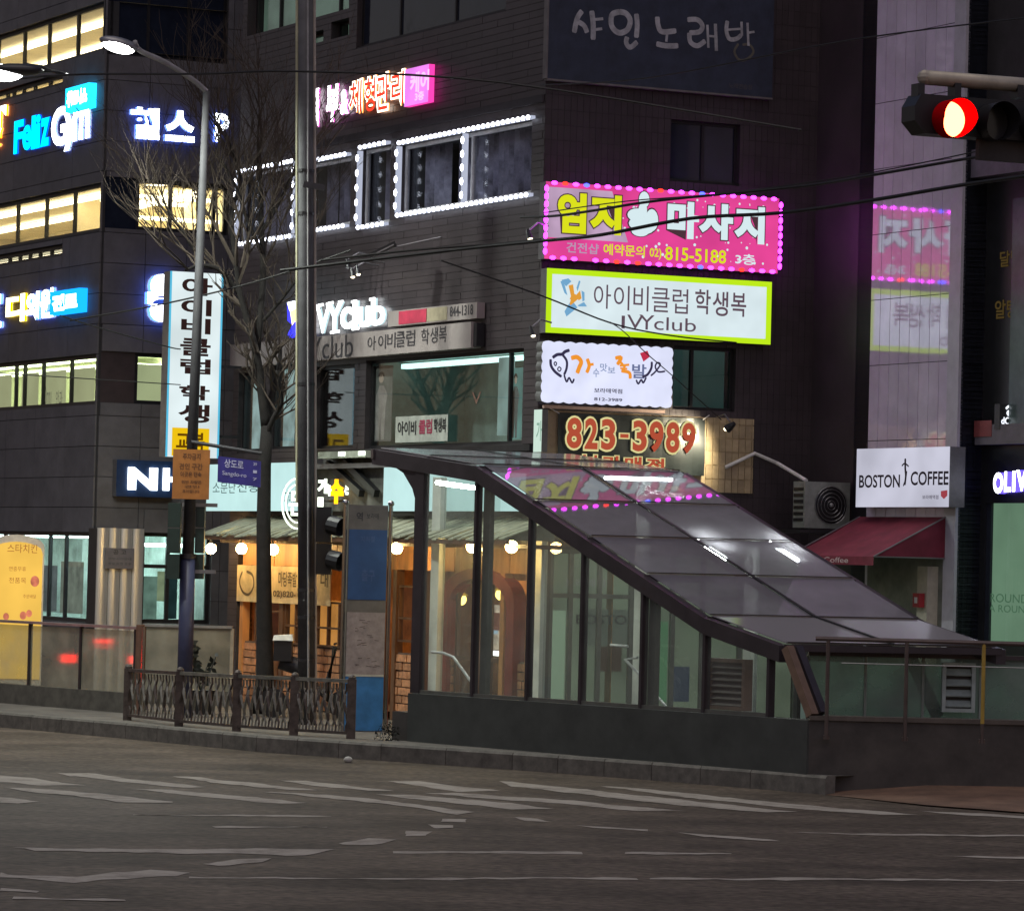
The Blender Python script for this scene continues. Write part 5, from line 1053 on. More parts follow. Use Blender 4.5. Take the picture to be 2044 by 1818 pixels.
m = MB(); a2, b2, c2, d2 = BS.R(344, 853, 416, 912, .01); MB().box(BS, a2, b2, .02, .005, c2, d2).build('yellow_panel', emit('blade_yellow', (245, 200, 20), .95), g); lab(g, BS, '교복', (352, 862, 408, 900), .026, emit('blade_print2', (120, 80, 10), .7), .03)
for k in range(3):
    z_ = c_ + (d_ - c_) * (.12 + .38 * k); MB().bar(BS.P(b_, -.15, z_), BS.P(b_ + .45, -.15, z_), .05, .05).build('bracket', darkmetal, g)
# ================================================================== glass subway entrance canopy
steeld = mat('canopy_steel', (.048, .040, .046), .38, metal=.25, var=.15, scale=2); steell = mat('canopy_white_steel', (.72, .76, .68), .45, var=.06)
basem = mat('canopy_base', (.045, .05, .045), .6, var=.15, scale=2); sill = mat('canopy_sill', (.10, .10, .085), .6)
wallglass = glass('canopy_side_glass', (.86, .90, .88), 1.5, .02, body=.15, bodycol=(.66, .70, .64), dirt=.06)
roofglass = glass('canopy_roof_glass', (.66, .66, .70), 2.0, .012, body=.38, bodycol=(.72, .69, .76), dirt=.06)
roofmatte = glass('canopy_roof_sheet', (.25, .25, .27), 1.6, .12, body=.85, bodycol=(.55, .53, .56))
G = -.14; KS = Skew(KF, G, 72.0); P = KS.P
can = thing('subway_canopy', 'glass and steel subway stair canopy with sloping glass roof on a dark base wall', 'subway entrance', P(0, 0, PAV))
zbt = KS.px(832, 1384)[1]; sEnd = KS.px(1612, 1428)[0]; Wd = 3.14
MB().box(KS, 0, sEnd, 0, -.3, .02, zbt).build('base_wall', basem, can); MB().box(KS, 0.02, sEnd, .0 - .3, -.36, zbt - .2, zbt - .02).build('base_lip', sill, can)
MB().box(KS, -.0, sEnd, -Wd + .1, -Wd - .15, PAV, zbt - .25).build('base_wall', basem, can)
E0, E1, E2, E3 = [KS.px(u, v, G) for u, v in ((750, 897), (956, 931), (1410, 1232), (1563, 1288))]
prof = [E0, E1, E2, E3]
def lerp2(a, b, t): return (a[0] + (b[0] - a[0]) * t, a[1] + (b[1] - a[1]) * t)
def beam(off, name, lower=.2, thick=.12, mm=steeld, pts=prof, drop=0.0):
    for k in range(len(pts) - 1):
        a, b = pts[k], pts[k + 1]; m = MB()
        m.hexa([P(a[0], off + thick / 2, a[1] - lower - drop), P(b[0], off + thick / 2, b[1] - lower - drop), P(b[0], off - thick / 2, b[1] - lower - drop), P(a[0], off - thick / 2, a[1] - lower - drop),
                P(a[0], off + thick / 2, a[1] - drop), P(b[0], off + thick / 2, b[1] - drop), P(b[0], off - thick / 2, b[1] - drop), P(a[0], off - thick / 2, a[1] - drop)]); m.build(name, mm, can)
beam(G, 'roof_beam', .22, .14); beam(G - Wd, 'roof_beam', .20, .14)
# roof panes: rows between the beams, two columns
rows_ = []
rows_ += [(E0, lerp2(E0, E1, .5), 1), (lerp2(E0, E1, .5), E1, 1)]
vv = [931, 1005, 1079, 1153, 1232]
ts = [(v - 931) / (1232 - 931) for v in vv]
for k in range(4): rows_.append((lerp2(E1, E2, ts[k]), lerp2(E1, E2, ts[k + 1]), 0))
rows_.append((E2, E3, 1))
for a, b, fl in rows_:
    for c in range(2):
        o0 = G - .05 - (Wd - .1) * c / 2; o1 = G - .05 - (Wd - .1) * (c + 1) / 2; g_ = .02
        dx, dz = b[0] - a[0], b[1] - a[1]; l = math.hypot(dx, dz); ax_, az_ = a[0] + dx / l * g_, a[1] + dz / l * g_; bx_, bz_ = b[0] - dx / l * g_, b[1] - dz / l * g_
        MB().hexa([P(ax_, o0 - g_, az_ + .02), P(bx_, o0 - g_, bz_ + .02), P(bx_, o1 + g_, bz_ + .02), P(ax_, o1 + g_, az_ + .02), P(ax_, o0 - g_, az_ + .034), P(bx_, o0 - g_, bz_ + .034), P(bx_, o1 + g_, bz_ + .034), P(ax_, o1 + g_, az_ + .034)]).build('roof_pane', roofmatte if fl else roofglass, can)
    MB().bar(P(b[0], G, b[1] - .03), P(b[0], G - Wd, b[1] - .03), .05, .09).build('purlin', steeld, can); MB().bar(P(b[0], G - .06, b[1] + .045), P(b[0], G - Wd + .06, b[1] + .045), .055, .012).build('pane_seal', black, can)
for k in range(3): a, b = prof[k], prof[k + 1]; MB().bar(P(a[0], G - Wd / 2, a[1] - .04), P(b[0], G - Wd / 2, b[1] - .04), .05, .1).build('rafter', steeld, can); MB().bar(P(a[0], G - Wd / 2, a[1] + .05), P(b[0], G - Wd / 2, b[1] + .05), .055, .012).build('pane_seal', black, can)
MB().bar(P(E0[0], G + .07, E0[1] - .07), P(E0[0], G - Wd - .07, E0[1] - .07), .12, .14).build('roof_beam', steeld, can)
gp_ = [KS.px(u, v, G) for u, v in ((748, 903), (850, 922), (846, 1060), (838, 1020), (826, 975), (808, 944), (786, 929), (750, 925))][::-1]
MB().prism(KF, gp_, G + .03, G - .03).build('gusset', steeld, can)
# near side posts and glass
def topz(s_):
    for k in range(3):
        a, b = prof[k], prof[k + 1]
        if a[0] <= s_ <= b[0]: return a[1] + (b[1] - a[1]) * (s_ - a[0]) / (b[0] - a[0])
    return E0[1] - .2 if s_ < E0[0] else E3[1]
ks = lambda u, v=1300, o=G: KS.px(u, v, o)[0]
nposts = [(834, .20), (947, .05), (1056, .05), (1163, .05), (1284, .05), (1410, .05), (1539, .05)]
sp = [ks(u) for u, _ in nposts]
for (u, wd), s_ in zip(nposts, sp):
    MB().box(KS, s_ - wd / 2, s_ + wd / 2, G + .05, G - .05, zbt, topz(s_) - .1).build('post', steeld, can)
for u in (958, 1294):
    s_ = ks(u); MB().box(KS, s_ - .07, s_ + .07, G - .05, G - .12, zbt, topz(s_) - .1).build('post', mat('post_grey_green', (.13, .14, .12), .5), can)
for i in range(len(sp) - 1):
    a, b = sp[i] + .03, sp[i + 1] - .03; m = MB()
    for oo in (G + .006,):
        m.add([P(a, oo, zbt + .01), P(b, oo, zbt + .01), P(b, oo, topz(b) - .2), P(a, oo, topz(a) - .2)], [[0, 1, 2, 3]])
    m.build('side_pane', wallglass, can)
    MB().bar(P(sp[i], G, zbt + .02), P(sp[i + 1], G, zbt + .02), .07, .06).build('bottom_rail', sill, can)
# far side white posts, glass
FO = G - Wd + .05
for u, v, wd in ((866, 1200, .20), (1069, 1250, .20), (1271, 1320, .18), (1489, 1380, .17)):
    s_ = KS.px(u, v, FO)[0]; MB().box(KS, s_ - wd / 2, s_ + wd / 2, FO, FO - .1, zbt - .25, topz(s_) - .12).build('post', steell, can)
fs = [KS.px(u, 1300, FO)[0] for u in (866, 1069, 1271, 1489, 1640)]
for i in range(4): a, b = fs[i] + .1, fs[i + 1] - .1; MB().add([P(a, FO - .05, zbt - .2), P(b, FO - .05, zbt - .2), P(b, FO - .05, topz(b) - .15), P(a, FO - .05, topz(a) - .15)], [[0, 1, 2, 3]]).build('side_pane', wallglass, can)
# diagonal end legs
for (t, bt, off, mm) in (((1572, 1292), (1622, 1428), G + .05, mat('leg_lit_brown', (.20, .13, .09), .45, metal=.2)), ((1590, 1292), (1640, 1424), G - .12, steeld)):  # brown bar paints the lit left side of the leg, dark bar the other
    p = KS.px(*t, off); q = KS.px(*bt, off); MB().bar(P(p[0], off, p[1]), P(q[0], off, q[1]), .12, .12, up=KS.n).build('leg', mm, can)
p = KS.px(1812, 1300, FO + .2); q = KS.px(1872, 1430, FO + .2); MB().bar(P(p[0], FO + .2, p[1]), P(q[0], FO + .2, q[1]), .13, .12, up=KS.n).build('leg', steeld, can)
# louvre vents
def louver(u0, v0, u1, v1, off, fm, sm, n, fr=KS):
    a, b, c, d = fr.R(u0, v0, u1, v1, off); m = MB()
    for x0, x1, z0, z1 in ((a, b, c, c + .05), (a, b, d - .05, d), (a, a + .05, c + .05, d - .05), (b - .05, b, c + .05, d - .05)): m.box(fr, x0, x1, off, off - .12, z0, z1)
    f_ = m.build('louver_panel', fm, can); MB().box(fr, a + .05, b - .05, off - .09, off - .11, c + .05, d - .05).build('backing', black, f_)
    for k in range(n):
        z = c + .06 + (d - c - .1) * (k + .35) / n; MB().hexa([fr.P(a + .05, off - .01, z - .03), fr.P(b - .05, off - .01, z - .03), fr.P(b - .05, off - .02, z - .045), fr.P(a + .05, off - .02, z - .045), fr.P(a + .05, off - .08, z + .05), fr.P(b - .05, off - .08, z + .05), fr.P(b - .05, off - .09, z + .035), fr.P(a + .05, off - .09, z + .035)]).build('slat', sm, f_)
louver(1411, 1312, 1484, 1419, G - .18, mat('vent_tan', (.30, .20, .14), .5), mat('vent_brown', (.14, .10, .085), .5), 7)
# tubes under the roof
tubew = emit('canopy_tube', (245, 255, 245), 55)
def ctube(p, q, off, r=.03):
    a = KS.px(*p, off); b = KS.px(*q, off); MB().tube([P(a[0], off, a[1]), P(b[0], off, b[1])], r, 8).build('lamp_tube', tubew, can)
ctube((872, 963), (950, 974), G - .9, .032)
for (t_, off) in ((0.42, G - 1.9), (.42, G - 3.0)):
    a = lerp2(E1, E2, t_); b = lerp2(E1, E2, t_ + .12); MB().tube([P(a[0], off, a[1] - .14), P(b[0], off, b[1] - .14)], .03, 8).build('lamp_tube', tubew, can)
a = lerp2(E0, E1, .75); MB().tube([P(a[0] + .2, G - 2.2, a[1] - .16), P(a[0] + .5, G - 3.3, a[1] - .16)], .03, 8).build('lamp_tube', tubew, can)
# floor, stair handrails
hr_ = mat('handrail_white', (.7, .72, .68), .3, metal=.3)
for pl, off in (([(862, 1301), (885, 1303), (905, 1311), (942, 1362)], G - .9), ([(1219, 1287), (1253, 1290)], FO + .5), ([(1273, 1312), (1247, 1315), (1284, 1354)], FO + .5), ([(1303, 1380), (1330, 1410)], FO + .4)):
    MB().tube([P(*(lambda q: (q[0], off, q[1]))(KS.px(u, v, off))) for u, v in pl], .022, 8).build('handrail', hr_, can)
# low wall going on to the right with its guard rail, green-lit glass behind
LF = Fr(P(sEnd + .01, 0, 0), 88); KF_ = KF; P_ = P; KF = LF; P = LF.P; sEnd = 0.0; W2 = LF.px(2300, 1500)[0]
lw_ = thing('low_wall', 'dark low wall continuing from the canopy base to the right', 'wall', P(sEnd, 0, PAV))
z1_ = KF.px(1850, 1438)[1]
MB().box(KF, sEnd + .02, W2, -.02, -.3, .02, z1_ - .03).build('wall_body', mat('low_wall', (.06, .055, .048), .7, var=.2, scale=2), lw_); MB().box(KF, sEnd + .02, W2, .01, -.33, z1_ - .027, z1_ + .03).build('coping', mat('coping', (.10, .085, .07), .6), lw_)
gb = thing('glass_balustrade', 'frosted greenish glass balustrade with a white louver behind the guard rail', 'balustrade', P(KF.px(1650, 1400, -1.8)[0], -1.8, z1_))
OB = -1.8; a, b = KF.px(1612, 1400, OB)[0], KF.px(2300, 1400, OB)[0]; zb_, zt_ = PAV, KF.px(1800, 1312, OB)[1]
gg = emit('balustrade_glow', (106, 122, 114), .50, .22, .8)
n = 6
for i in range(n):
    x0, x1 = a + (b - a) * i / n, a + (b - a) * (i + 1) / n; MB().box(KF, x0 + .02, x1 - .02, OB, OB - .02, zb_, zt_).build('pane', glass('balustrade_glass', (.75, .85, .78), 1.5, .05, body=.55, bodycol=(.34, .38, .36), dirt=.25), gb)
    MB().box(KF, x0 - .02, x0 + .015, OB + .02, OB - .04, zb_, zt_).build('post', mat('bal_post', (.25, .3, .26), .5), gb)
MB().box(KF, a, b, OB + .04, OB - .06, zt_, zt_ + .06).build('top_rail', steeld, gb)
MB().box(KF, a, b, OB - .8, OB - .85, zb_, zt_ - .1).build('glow_sheet', gg, gb)  # glow of the shop window behind, put into a flat sheet
can_, can = can, gb
louver(1882, 1322, 1946, 1422, OB + .14, mat('vent_white', (.42, .5, .46), .5), mat('vent_white2', (.35, .42, .38), .5), 4, fr=LF)
can = can_
# guard rail
KF = Fr(LF.P(0, .12, 0), 96); P = KF.P
gr = thing('guard_rail', 'thin steel guard rail with one yellow post in front of the low wall', 'railing', P(KF.px(1628, 1475, .02)[0], .02, PAV + .3))
off = .02; rust = mat('rail_brown', (.11, .085, .075), .45, metal=.4)
a = KF.px(1628, 1274, off); zt_ = a[1]; MB().tube([P(a[0], off, zt_), P(W2, off, zt_)], .03, 8).build('top_rail', rust, gr)
for u, v, mm in ((1649, 1475, rust), (1806, 1479, rust), (1960, 1483, mat('yellow_post', (.42, .29, .06), .4, metal=.3)), (2110, 1486, rust)):
    s_, z_ = KF.px(u, v, off); MB().tube([P(s_, off, z_ if mm is rust else z_ + .25), P(s_, off, zt_)], .026, 8).build('post', mm, gr)
    if mm is not rust: MB().tube([P(s_, off, z_), P(s_, off, z_ + .25)], .022, 8).build('post_foot', rust, gr)
    MB().box(KF, s_ - .04, s_ + .04, off, -.12, z_, z_ + .05).build('bracket', rust, gr)
zw = KF.px(1900, 1329, off)[1]; MB().tube([P(KF.px(1680, 1329, off)[0], off, zw), P(W2, off, zw)], .007, 5).build('wire', greymetal, gr)
KF = KF_; P = KF.P
# planter block at the left of the base
pb = onz(790, 1478, PAV); tag(MB().box(KF, -.42, -.02, -.05, -.5, PAV, PAV + .42).build('stone_block', mat('block_dark', (.05, .045, .04), .8)), 'low dark stone block at the left end of the canopy base', 'block')
bushm = mat('bush_dark', (.02, .022, .016), .9, var=.3)
m = MB(); random.seed(21)
for i in range(220):
    t = random.uniform(0, 6.28); r_ = random.uniform(0, .2); p = pb + Vector((-.12 + r_ * math.cos(t), r_ * math.sin(t) * .6, random.uniform(0, .28) * (1 - r_ * 2))); s_ = .03
    q = [Vector((random.uniform(-s_, s_), random.uniform(-s_, s_), random.uniform(-s_, s_))) for _ in range(3)]; m.add([p + x for x in q], [[0, 1, 2]])
tag(m.build('weed_clump', bushm), 'small dark clump of weeds at the foot of the blue totem', 'weeds', kind='stuff')

# ================================================================== totem beside the canopy
TF = Fr(onz(697, 1459, PAV), 78); a, b, c, d = TF.R(697, 1008, 766, 1459); c = PAV
t_ = thing('info_totem', 'tall wayfinding totem with blue panels, a pale map and chrome posts', 'totem', TF.P(a, 0, PAV)); b = TF.px(768, 1300)[0]
zT = lambda v: TF.px(735, v)[1]
MB().box(TF, a, b, 0, -.12, PAV, zT(1008)).build('body', mat('totem_grey', (.17, .16, .14), .5), t_)
bluep = mat('totem_blue', (.035, .10, .26), .4, var=.12, scale=2); blue2 = mat('totem_blue_bright', (.05, .22, .50), .5)
for v0, v1, mm, nm in ((1057, 1197, bluep, 'panel'), (1222, 1346, mat('map_pale', (.36, .31, .29), .6, var=.12, scale=9), 'map_panel'), (1350, 1458, blue2, 'panel')):
    MB().box(TF, a + .01, b - .01, .012, .001, zT(v1), zT(v0)).build(nm, mm, t_)
MB().box(TF, a + .01, b - .01, .02, .001, zT(1350), zT(1346)).build('trim', mat('trim_pale', (.6, .6, .5), .4), t_)
ti = mat('totem_print', (.05, .05, .055), .6); letters(MB(), TF, '역', TF.R(712, 1022, 724, 1040, .004), .004, 0, .02).build('lettering', ti, t_); letters(MB(), TF, '보라매', TF.R(732, 1024, 756, 1036, .004), .004, 0, .01).build('lettering', ti, t_)
bp = mat('totem_blueprint', (.07, .13, .30), .5); letters(MB(), TF, '출구', TF.R(722, 1136, 748, 1160, .016), .016, 0, .02).build('lettering', bp, t_); letters(MB(), TF, '지하철', TF.R(720, 1070, 748, 1082, .016), .016, 0, .02).build('lettering', bp, t_)
m = MB(); mp_ = mat('map_print', (.15, .11, .10), .7); random.seed(4)
for i in range(22):
    v = random.uniform(1235, 1338); u = random.uniform(704, 750); l = random.uniform(4, 12); stroke(m, TF, [(u, v), (u + l, v + random.uniform(-2, 2))], .012, .016 + i * 1e-4)
o_ = m.build('map_print', mp_, t_); o_['kind'] = 'stuff'
chrome = mat('chrome', (.55, .55, .52), .15, metal=1.0, var=.05)
for s_ in (a - .05, b + .045): MB().tube([TF.P(s_, -.02, PAV), TF.P(s_, -.02, zT(1000))], .035, 10).build('post', chrome, t_); MB().ball(TF.P(s_, -.02, zT(1004)), .05, 10, 6).build('finial', chrome, t_)

# ================================================================== poles
conc = mat('pole_concrete', (.060, .060, .066), .75, var=.2, scale=2, bump=.2)
polewhite = mat('lamp_pole_grey', (.045, .045, .05), .75); polenavy = mat('pole_navy', (.035, .04, .085), .45, var=.1)
def YF(v, u): return onz(u, v, PAV)
# concrete utility pole
b0 = YF(1446, 612); r0 = 17.5 / F * b0.y
g = thing('utility_pole', 'thick concrete utility pole rising past the top of the picture, with a cable along it', 'pole', b0)
top = onY(610, -220, b0.y); lx = top.x - b0.x; MB().tube([b0, top], [r0, r0 * .9], 20).build('pole', conc, g, smooth=True)
MB().tube([b0 + Vector((r0 * .25, -r0 - .0, 0)), Vector((top.x + .04, b0.y - r0 * .95, top.z))], .018, 6).build('cable', mat('cable_grey', (.3, .3, .3), .5), g)
MB().tube([b0 + Vector((r0 * 1.05, -.02, 0)), Vector((top.x + r0 * 1.0, b0.y - .02, top.z))], .025, 6).build('conduit', mat('conduit_tan', (.36, .32, .28), .5), g)
MB().tube([b0 + Vector((-r0 * 1.05 + lx * 3.5 / top.z, -.02, 3.5)), Vector((top.x - r0 * .95, b0.y - .02, top.z))], .03, 6).build('conduit', mat('conduit_pale', (.42, .42, .28), .6), g)
for v in (345, 430, 770, 1180, 1235, 1320):
    z = onY(612, v, b0.y).z; xb = b0.x + lx * (z - PAV) / (top.z - PAV); MB().tube([Vector((xb, b0.y, z)), Vector((xb, b0.y, z + .05))], r0 * 1.04, 16).build('band', darkmetal, g)
p = onY(625, 372, b0.y - .3); MB().bar(p + Vector((-.15, 0, .03)), p + Vector((.18, 0, -.02)), .12, .09).build('clamp', conc, g)
# signal heads fixed to the utility pole
g = thing('pedestrian_signal', 'black pedestrian signal housing seen from the side, fixed to the concrete pole', 'signal', b0 + Vector((.35, 0, 2.2)))
for v0, v1 in ((1012, 1082), (1085, 1146)):
    p1 = onY(649, v0, b0.y - .25); p0 = onY(645, v1, b0.y - .25); m = MB(); cx_ = (p0.x + p1.x) / 2
    m.hexa([Vector((cx_ - .12, b0.y - .45, p0.z)), Vector((cx_ + .12, b0.y - .4, p0.z)), Vector((cx_ + .12, b0.y - .1, p0.z)), Vector((cx_ - .12, b0.y - .15, p0.z)), Vector((cx_ - .12, b0.y - .45, p1.z)), Vector((cx_ + .12, b0.y - .4, p1.z)), Vector((cx_ + .12, b0.y - .1, p1.z)), Vector((cx_ - .12, b0.y - .15, p1.z))]).build('housing', black, g)
    MB().tube([Vector((cx_ + .1, b0.y - .35, (p0.z + p1.z) / 2)), Vector((cx_ + .28, b0.y - .45, (p0.z + p1.z) / 2 - .04))], [.15, .15], 12, caps=False).build('visor', black, g)
# street lamp pole with blue sleeve, two lamp arms, notices
l0 = YF(1432, 367); rl = 11 / F * l0.y; lt_ = onY(412, 183, l0.y)
g = thing('street_lamp', 'grey street lamp pole with navy sleeve and long curved arm carrying a glowing lamp', 'street lamp', l0)
sl = onY(375, 1110, l0.y)
MB().tube([l0, Vector((sl.x, sl.y, sl.z))], [rl * 1.42, rl * 1.38], 16).build('sleeve', polenavy, g, smooth=True); MB().tube([Vector((sl.x, sl.y, sl.z)), lt_], [rl * 1.1, rl * .62], 14).build('pole', polewhite, g, smooth=True)
MB().tube([sl - Vector((0, 0, .04)), sl + Vector((0, 0, .04))], rl * 1.55, 16).build('collar', darkmetal, g)
lh = onY(238, 88, l0.y - 1.2)
arm = smooth_line([tuple(lt_), tuple(onY(385, 160, l0.y - .2)), tuple(onY(330, 125, l0.y - .6)), tuple(onY(280, 102, l0.y - .9)), tuple(lh + Vector((.25, 0, .03)))], 4)
MB().tube(arm, .045, 8).build('lamp_arm', mat('arm_grey', (.28, .28, .29), .6), g, smooth=True)
hx = Vector((1, .1, -.22)).normalized(); hz = Vector((.22, 0, 1)).normalized(); hy = hz.cross(hx)
MB().ball(lh, .30, 14, 8, ax=(hx, hy, hz), sc=(1.1, .5, .35)).build('lamp_head', greymetal, g, smooth=True)
MB().ball(lh - hz * .045 - Vector((0, .02, 0)), .27, 14, 8, ax=(hx, hy, hz), sc=(1.0, .52, .40)).build('lens', emit('lamp_lens', (255, 252, 250), 14), g, smooth=True)
def lamp_light(pos, en, col):
    L_ = bpy.data.lights.new('lamp_light', 'SPOT'); L_.energy = en; L_.color = col; L_.spot_size = rad(165); L_.spot_blend = .6; L_.shadow_soft_size = .2
    ob = bpy.data.objects.new('lamp_light', L_); COL.objects.link(ob); ob.location = pos; ob.rotation_euler = (0, 0, 0)
lamp_light(lh - Vector((0, .05, .28)), 1500, (.93, 1, .90))
# second arm and lamp at the picture edge
lh2 = onY(12, 146, l0.y - 3.0); pj = Vector((l0.x + .1, l0.y, onY(404, 180, l0.y).z))
g = thing('street_lamp', 'second glowing lamp head on a dark arm, cut by the edge above the cyan letters', 'street lamp', lh2)
MB().tube(smooth_line([tuple(onY(135, 150, l0.y - 2.2)), tuple(onY(90, 139, l0.y - 2.5)), tuple(onY(52, 134, l0.y - 2.8))], 4), [.03] * 4 + [.06] * 4 + [.07], 8).build('lamp_arm', darkmetal, g, smooth=True)
MB().ball(lh2 + Vector((.16, 0, .05)), .36, 14, 8, sc=(1.2, .5, .28)).build('lamp_head', darkmetal, g, smooth=True); MB().ball(lh2 - Vector((.02, .02, .0)), .25, 14, 8, sc=(1.2, .52, .55)).build('lens', emit('lamp_lens', (255, 252, 250), 14), g, smooth=True)
lamp_light(lh2 - Vector((.0, .05, .3)), 1700, (.95, 1, .90))
# notices on the lamp pole
BF = Fr(Vector((l0.x, l0.y - .22, 0)), 88)
a, b, c, d = BF.R(346, 896, 417, 997); g = thing('notice_board', 'orange notice board with brown print strapped to the street lamp pole', 'sign', BF.P(a, 0, c))
MB().box(BF, a, b, .02, 0, c, d).build('board', mat('orange_board', (.34, .13, .03), .5, var=.1), g); ob_ = mat('orange_print', (.12, .045, .015), .6)
for tx, px in (('주차금지', (365, 904, 400, 918)), ('견인 구간', (358, 924, 404, 938)), ('이곳은 단속', (360, 941, 402, 952)), ('위반 차량은', (362, 958, 402, 966)), ('견인', (368, 968, 398, 974)), ('조치됩니다', (364, 977, 398, 984))): lab(g, BF, tx, px, .024, ob_, .02)
a, b, c, d = BF.R(434, 910, 520, 964, -.1); a, c2 = BF.px(434, 960, -.1); g = thing('street_name_sign', 'small indigo street name plate with white lettering hanging from a pole arm', 'sign', BF.P(a, -.1, c))
T_ = lambda x, o, z: BF.P(x, o, z - (x - a) * .10)
m = MB(); m.hexa([T_(a, -.09, c), T_(b, -.09, c), T_(b, -.11, c), T_(a, -.11, c), T_(a, -.09, d), T_(b, -.09, d), T_(b, -.11, d), T_(a, -.11, d)]); m.build('plate', mat('indigo_plate', (.035, .03, .20), .45), g)
wp = mat('indigo_print', (.42, .42, .60), .5)
letters(MB(), BF, '상도로', BF.R(448, 914, 486, 932, -.085), -.085, 0, .02, mapf=T_).build('lettering', wp, g); letters(MB(), BF, 'Sangdo-ro', BF.R(444, 938, 492, 950, -.085), -.085, 0, .01, mapf=T_).build('lettering', wp, g)
for k, tx in enumerate(('39', '1', '7')): letters(MB(), BF, tx, BF.R(506 - k * .5, 916 + k * 15, 513, 922 + k * 15, -.085), -.085, 0, .02, mapf=T_).build('lettering', wp, g)
p = BF.px(382, 882, -.1); q = BF.px(522, 905, -.1); MB().tube([BF.P(p[0], -.1, p[1]), BF.P(q[0], -.1, q[1])], .03, 8).build('arm', polewhite, g)
# signal housing on the lamp pole (seen from behind and side)
g = thing('traffic_signal', 'tall dark green signal housing seen from behind on the navy sleeved pole', 'signal', onY(350, 1150, l0.y - .2))
for u0, u1, dy in ((337, 362, -.15), (392, 410, .1)):
    p1 = onY(u0, 1003, l0.y + dy); p0 = onY(u1 - 4, 1158, l0.y + dy); xm = (p0.x + p1.x) / 2; wd = (u1 - u0) / F * l0.y / 2
    for k in range(3):
        z1 = p1.z + (p0.z - p1.z) * k / 3; z0 = p1.z + (p0.z - p1.z) * (k + 1) / 3 + .02; MB().hexa([Vector((xm - wd, p0.y - .1, z0)), Vector((xm + wd, p0.y - .1, z0)), Vector((xm + wd, p0.y + .12, z0)), Vector((xm - wd, p0.y + .12, z0)), Vector((xm - wd, p0.y - .1, z1)), Vector((xm + wd, p0.y - .1, z1)), Vector((xm + wd, p0.y + .12, z1)), Vector((xm - wd, p0.y + .12, z1))]).build('housing', mat('signal_green_black', (.015, .03, .024), .5), g)
for v in (1007, 1140):
    z = onY(375, v, l0.y).z; MB().bar(Vector((l0.x - .2, l0.y + .02, z)), Vector((l0.x + .45, l0.y + .02, z)), .05, .06).build('bracket', greymetal, g)

# ================================================================== overhead traffic signal, right
TL = Fr(onY(1900, 240, 32.0), 66)     # housing faces to the right of the camera
sc_ = 32.0 / F
TP = TL.P; sg = lambda u, v, o=0: TL.px(u, v, o)
g = thing('traffic_light', 'horizontal overhead traffic light with the red lamp lit, hanging from a mast arm', 'traffic light', TP(*(sg(1900, 280)[0], 0, sg(1900, 280)[1])))
a, zt_ = sg(1827, 186); b, zb_ = sg(2130, 283 + 5); m = MB()
ch = .10
m.prism(TL, [(a + ch, zb_), (b, zb_), (b, zt_), (a + ch * .6, zt_), (a, zt_ - ch), (a, zb_ + ch)], 0, -.22); m.build('housing', black, g)
cc = sg(1893, 239); rr = 38 * sc_; N_ = 32
mk = lambda r_, o_, cx_=cc[0], cz_=cc[1]: [TP(cx_ + r_ * math.cos(2 * math.pi * t / N_), o_, cz_ + r_ * math.sin(2 * math.pi * t / N_)) for t in range(N_)]
redl = emit('red_lens', (1, .075, .028), 26, srgb=False); vis = mat('visor_red_lit', (.5, .002, .006), .9, spec=0.0)  # red lamplight on the hood is put into the visor paint
def visor(cx_, cz_, mm, lens, name):
    A_ = mk(rr, 0, cx_, cz_); m = MB(); o_ = .21; k0 = []
    for t in range(N_):
        ang = 2 * math.pi * t / N_; low = max(0, -math.sin(ang)); k0.append(TP(cx_ + rr * 1.0 * math.cos(ang), o_ * (1 - .45 * low), cz_ + rr * math.sin(ang) + .0))
    m.add(A_ + k0, [[i, (i + 1) % N_, N_ + (i + 1) % N_, N_ + i] for i in range(N_)]); A2 = mk(rr * 1.04, 0, cx_, cz_); k2 = [p + (p - q).normalized() * 0 for p, q in zip(k0, A2)]
    m.build('visor', mm, g, smooth=True); MB().add(mk(rr * .95, .012, cx_, cz_), [list(range(N_))]).build(name, lens, g)
visor(cc[0], cc[1], vis, redl, 'red_lamp')
for k in (1, 2, 3):
    c2_ = sg(1893 + 86 * k, 239 + 6 * k); visor(c2_[0], c2_[1], black, mat('lens_dark', (.02, .02, .02), .2), 'unlit_lamp')
p = sg(1822, 160, -.3); q = sg(2130, 184, -.3); tan = mat('arm_tan', (.42, .38, .30), .45, metal=.2)
MB().tube([TP(p[0], -.1, p[1]), TP(q[0], -.1, q[1])], .062, 12).build('mast_arm', tan, g, smooth=True); MB().ball(TP(p[0], -.1, p[1]), .065, 8, 6).build('arm_cap', tan, g)
for u in (1832, 1905, 2030):
    x, z0 = sg(u, 190, -.1); z1 = sg(u, 168, -.1)[1]; MB().box(TL, x - .03, x + .03, -.04, -.16, z0 - .03, z1).build('bracket', darkmetal, g)
x0, z0 = sg(1958, 318, -.05); x1, z1 = sg(2130, 286, -.05); MB().box(TL, x0, x1, -.08, -.14, z0, z1).build('back_plate', mat('plate_dark', (.04, .035, .035), .6), g)

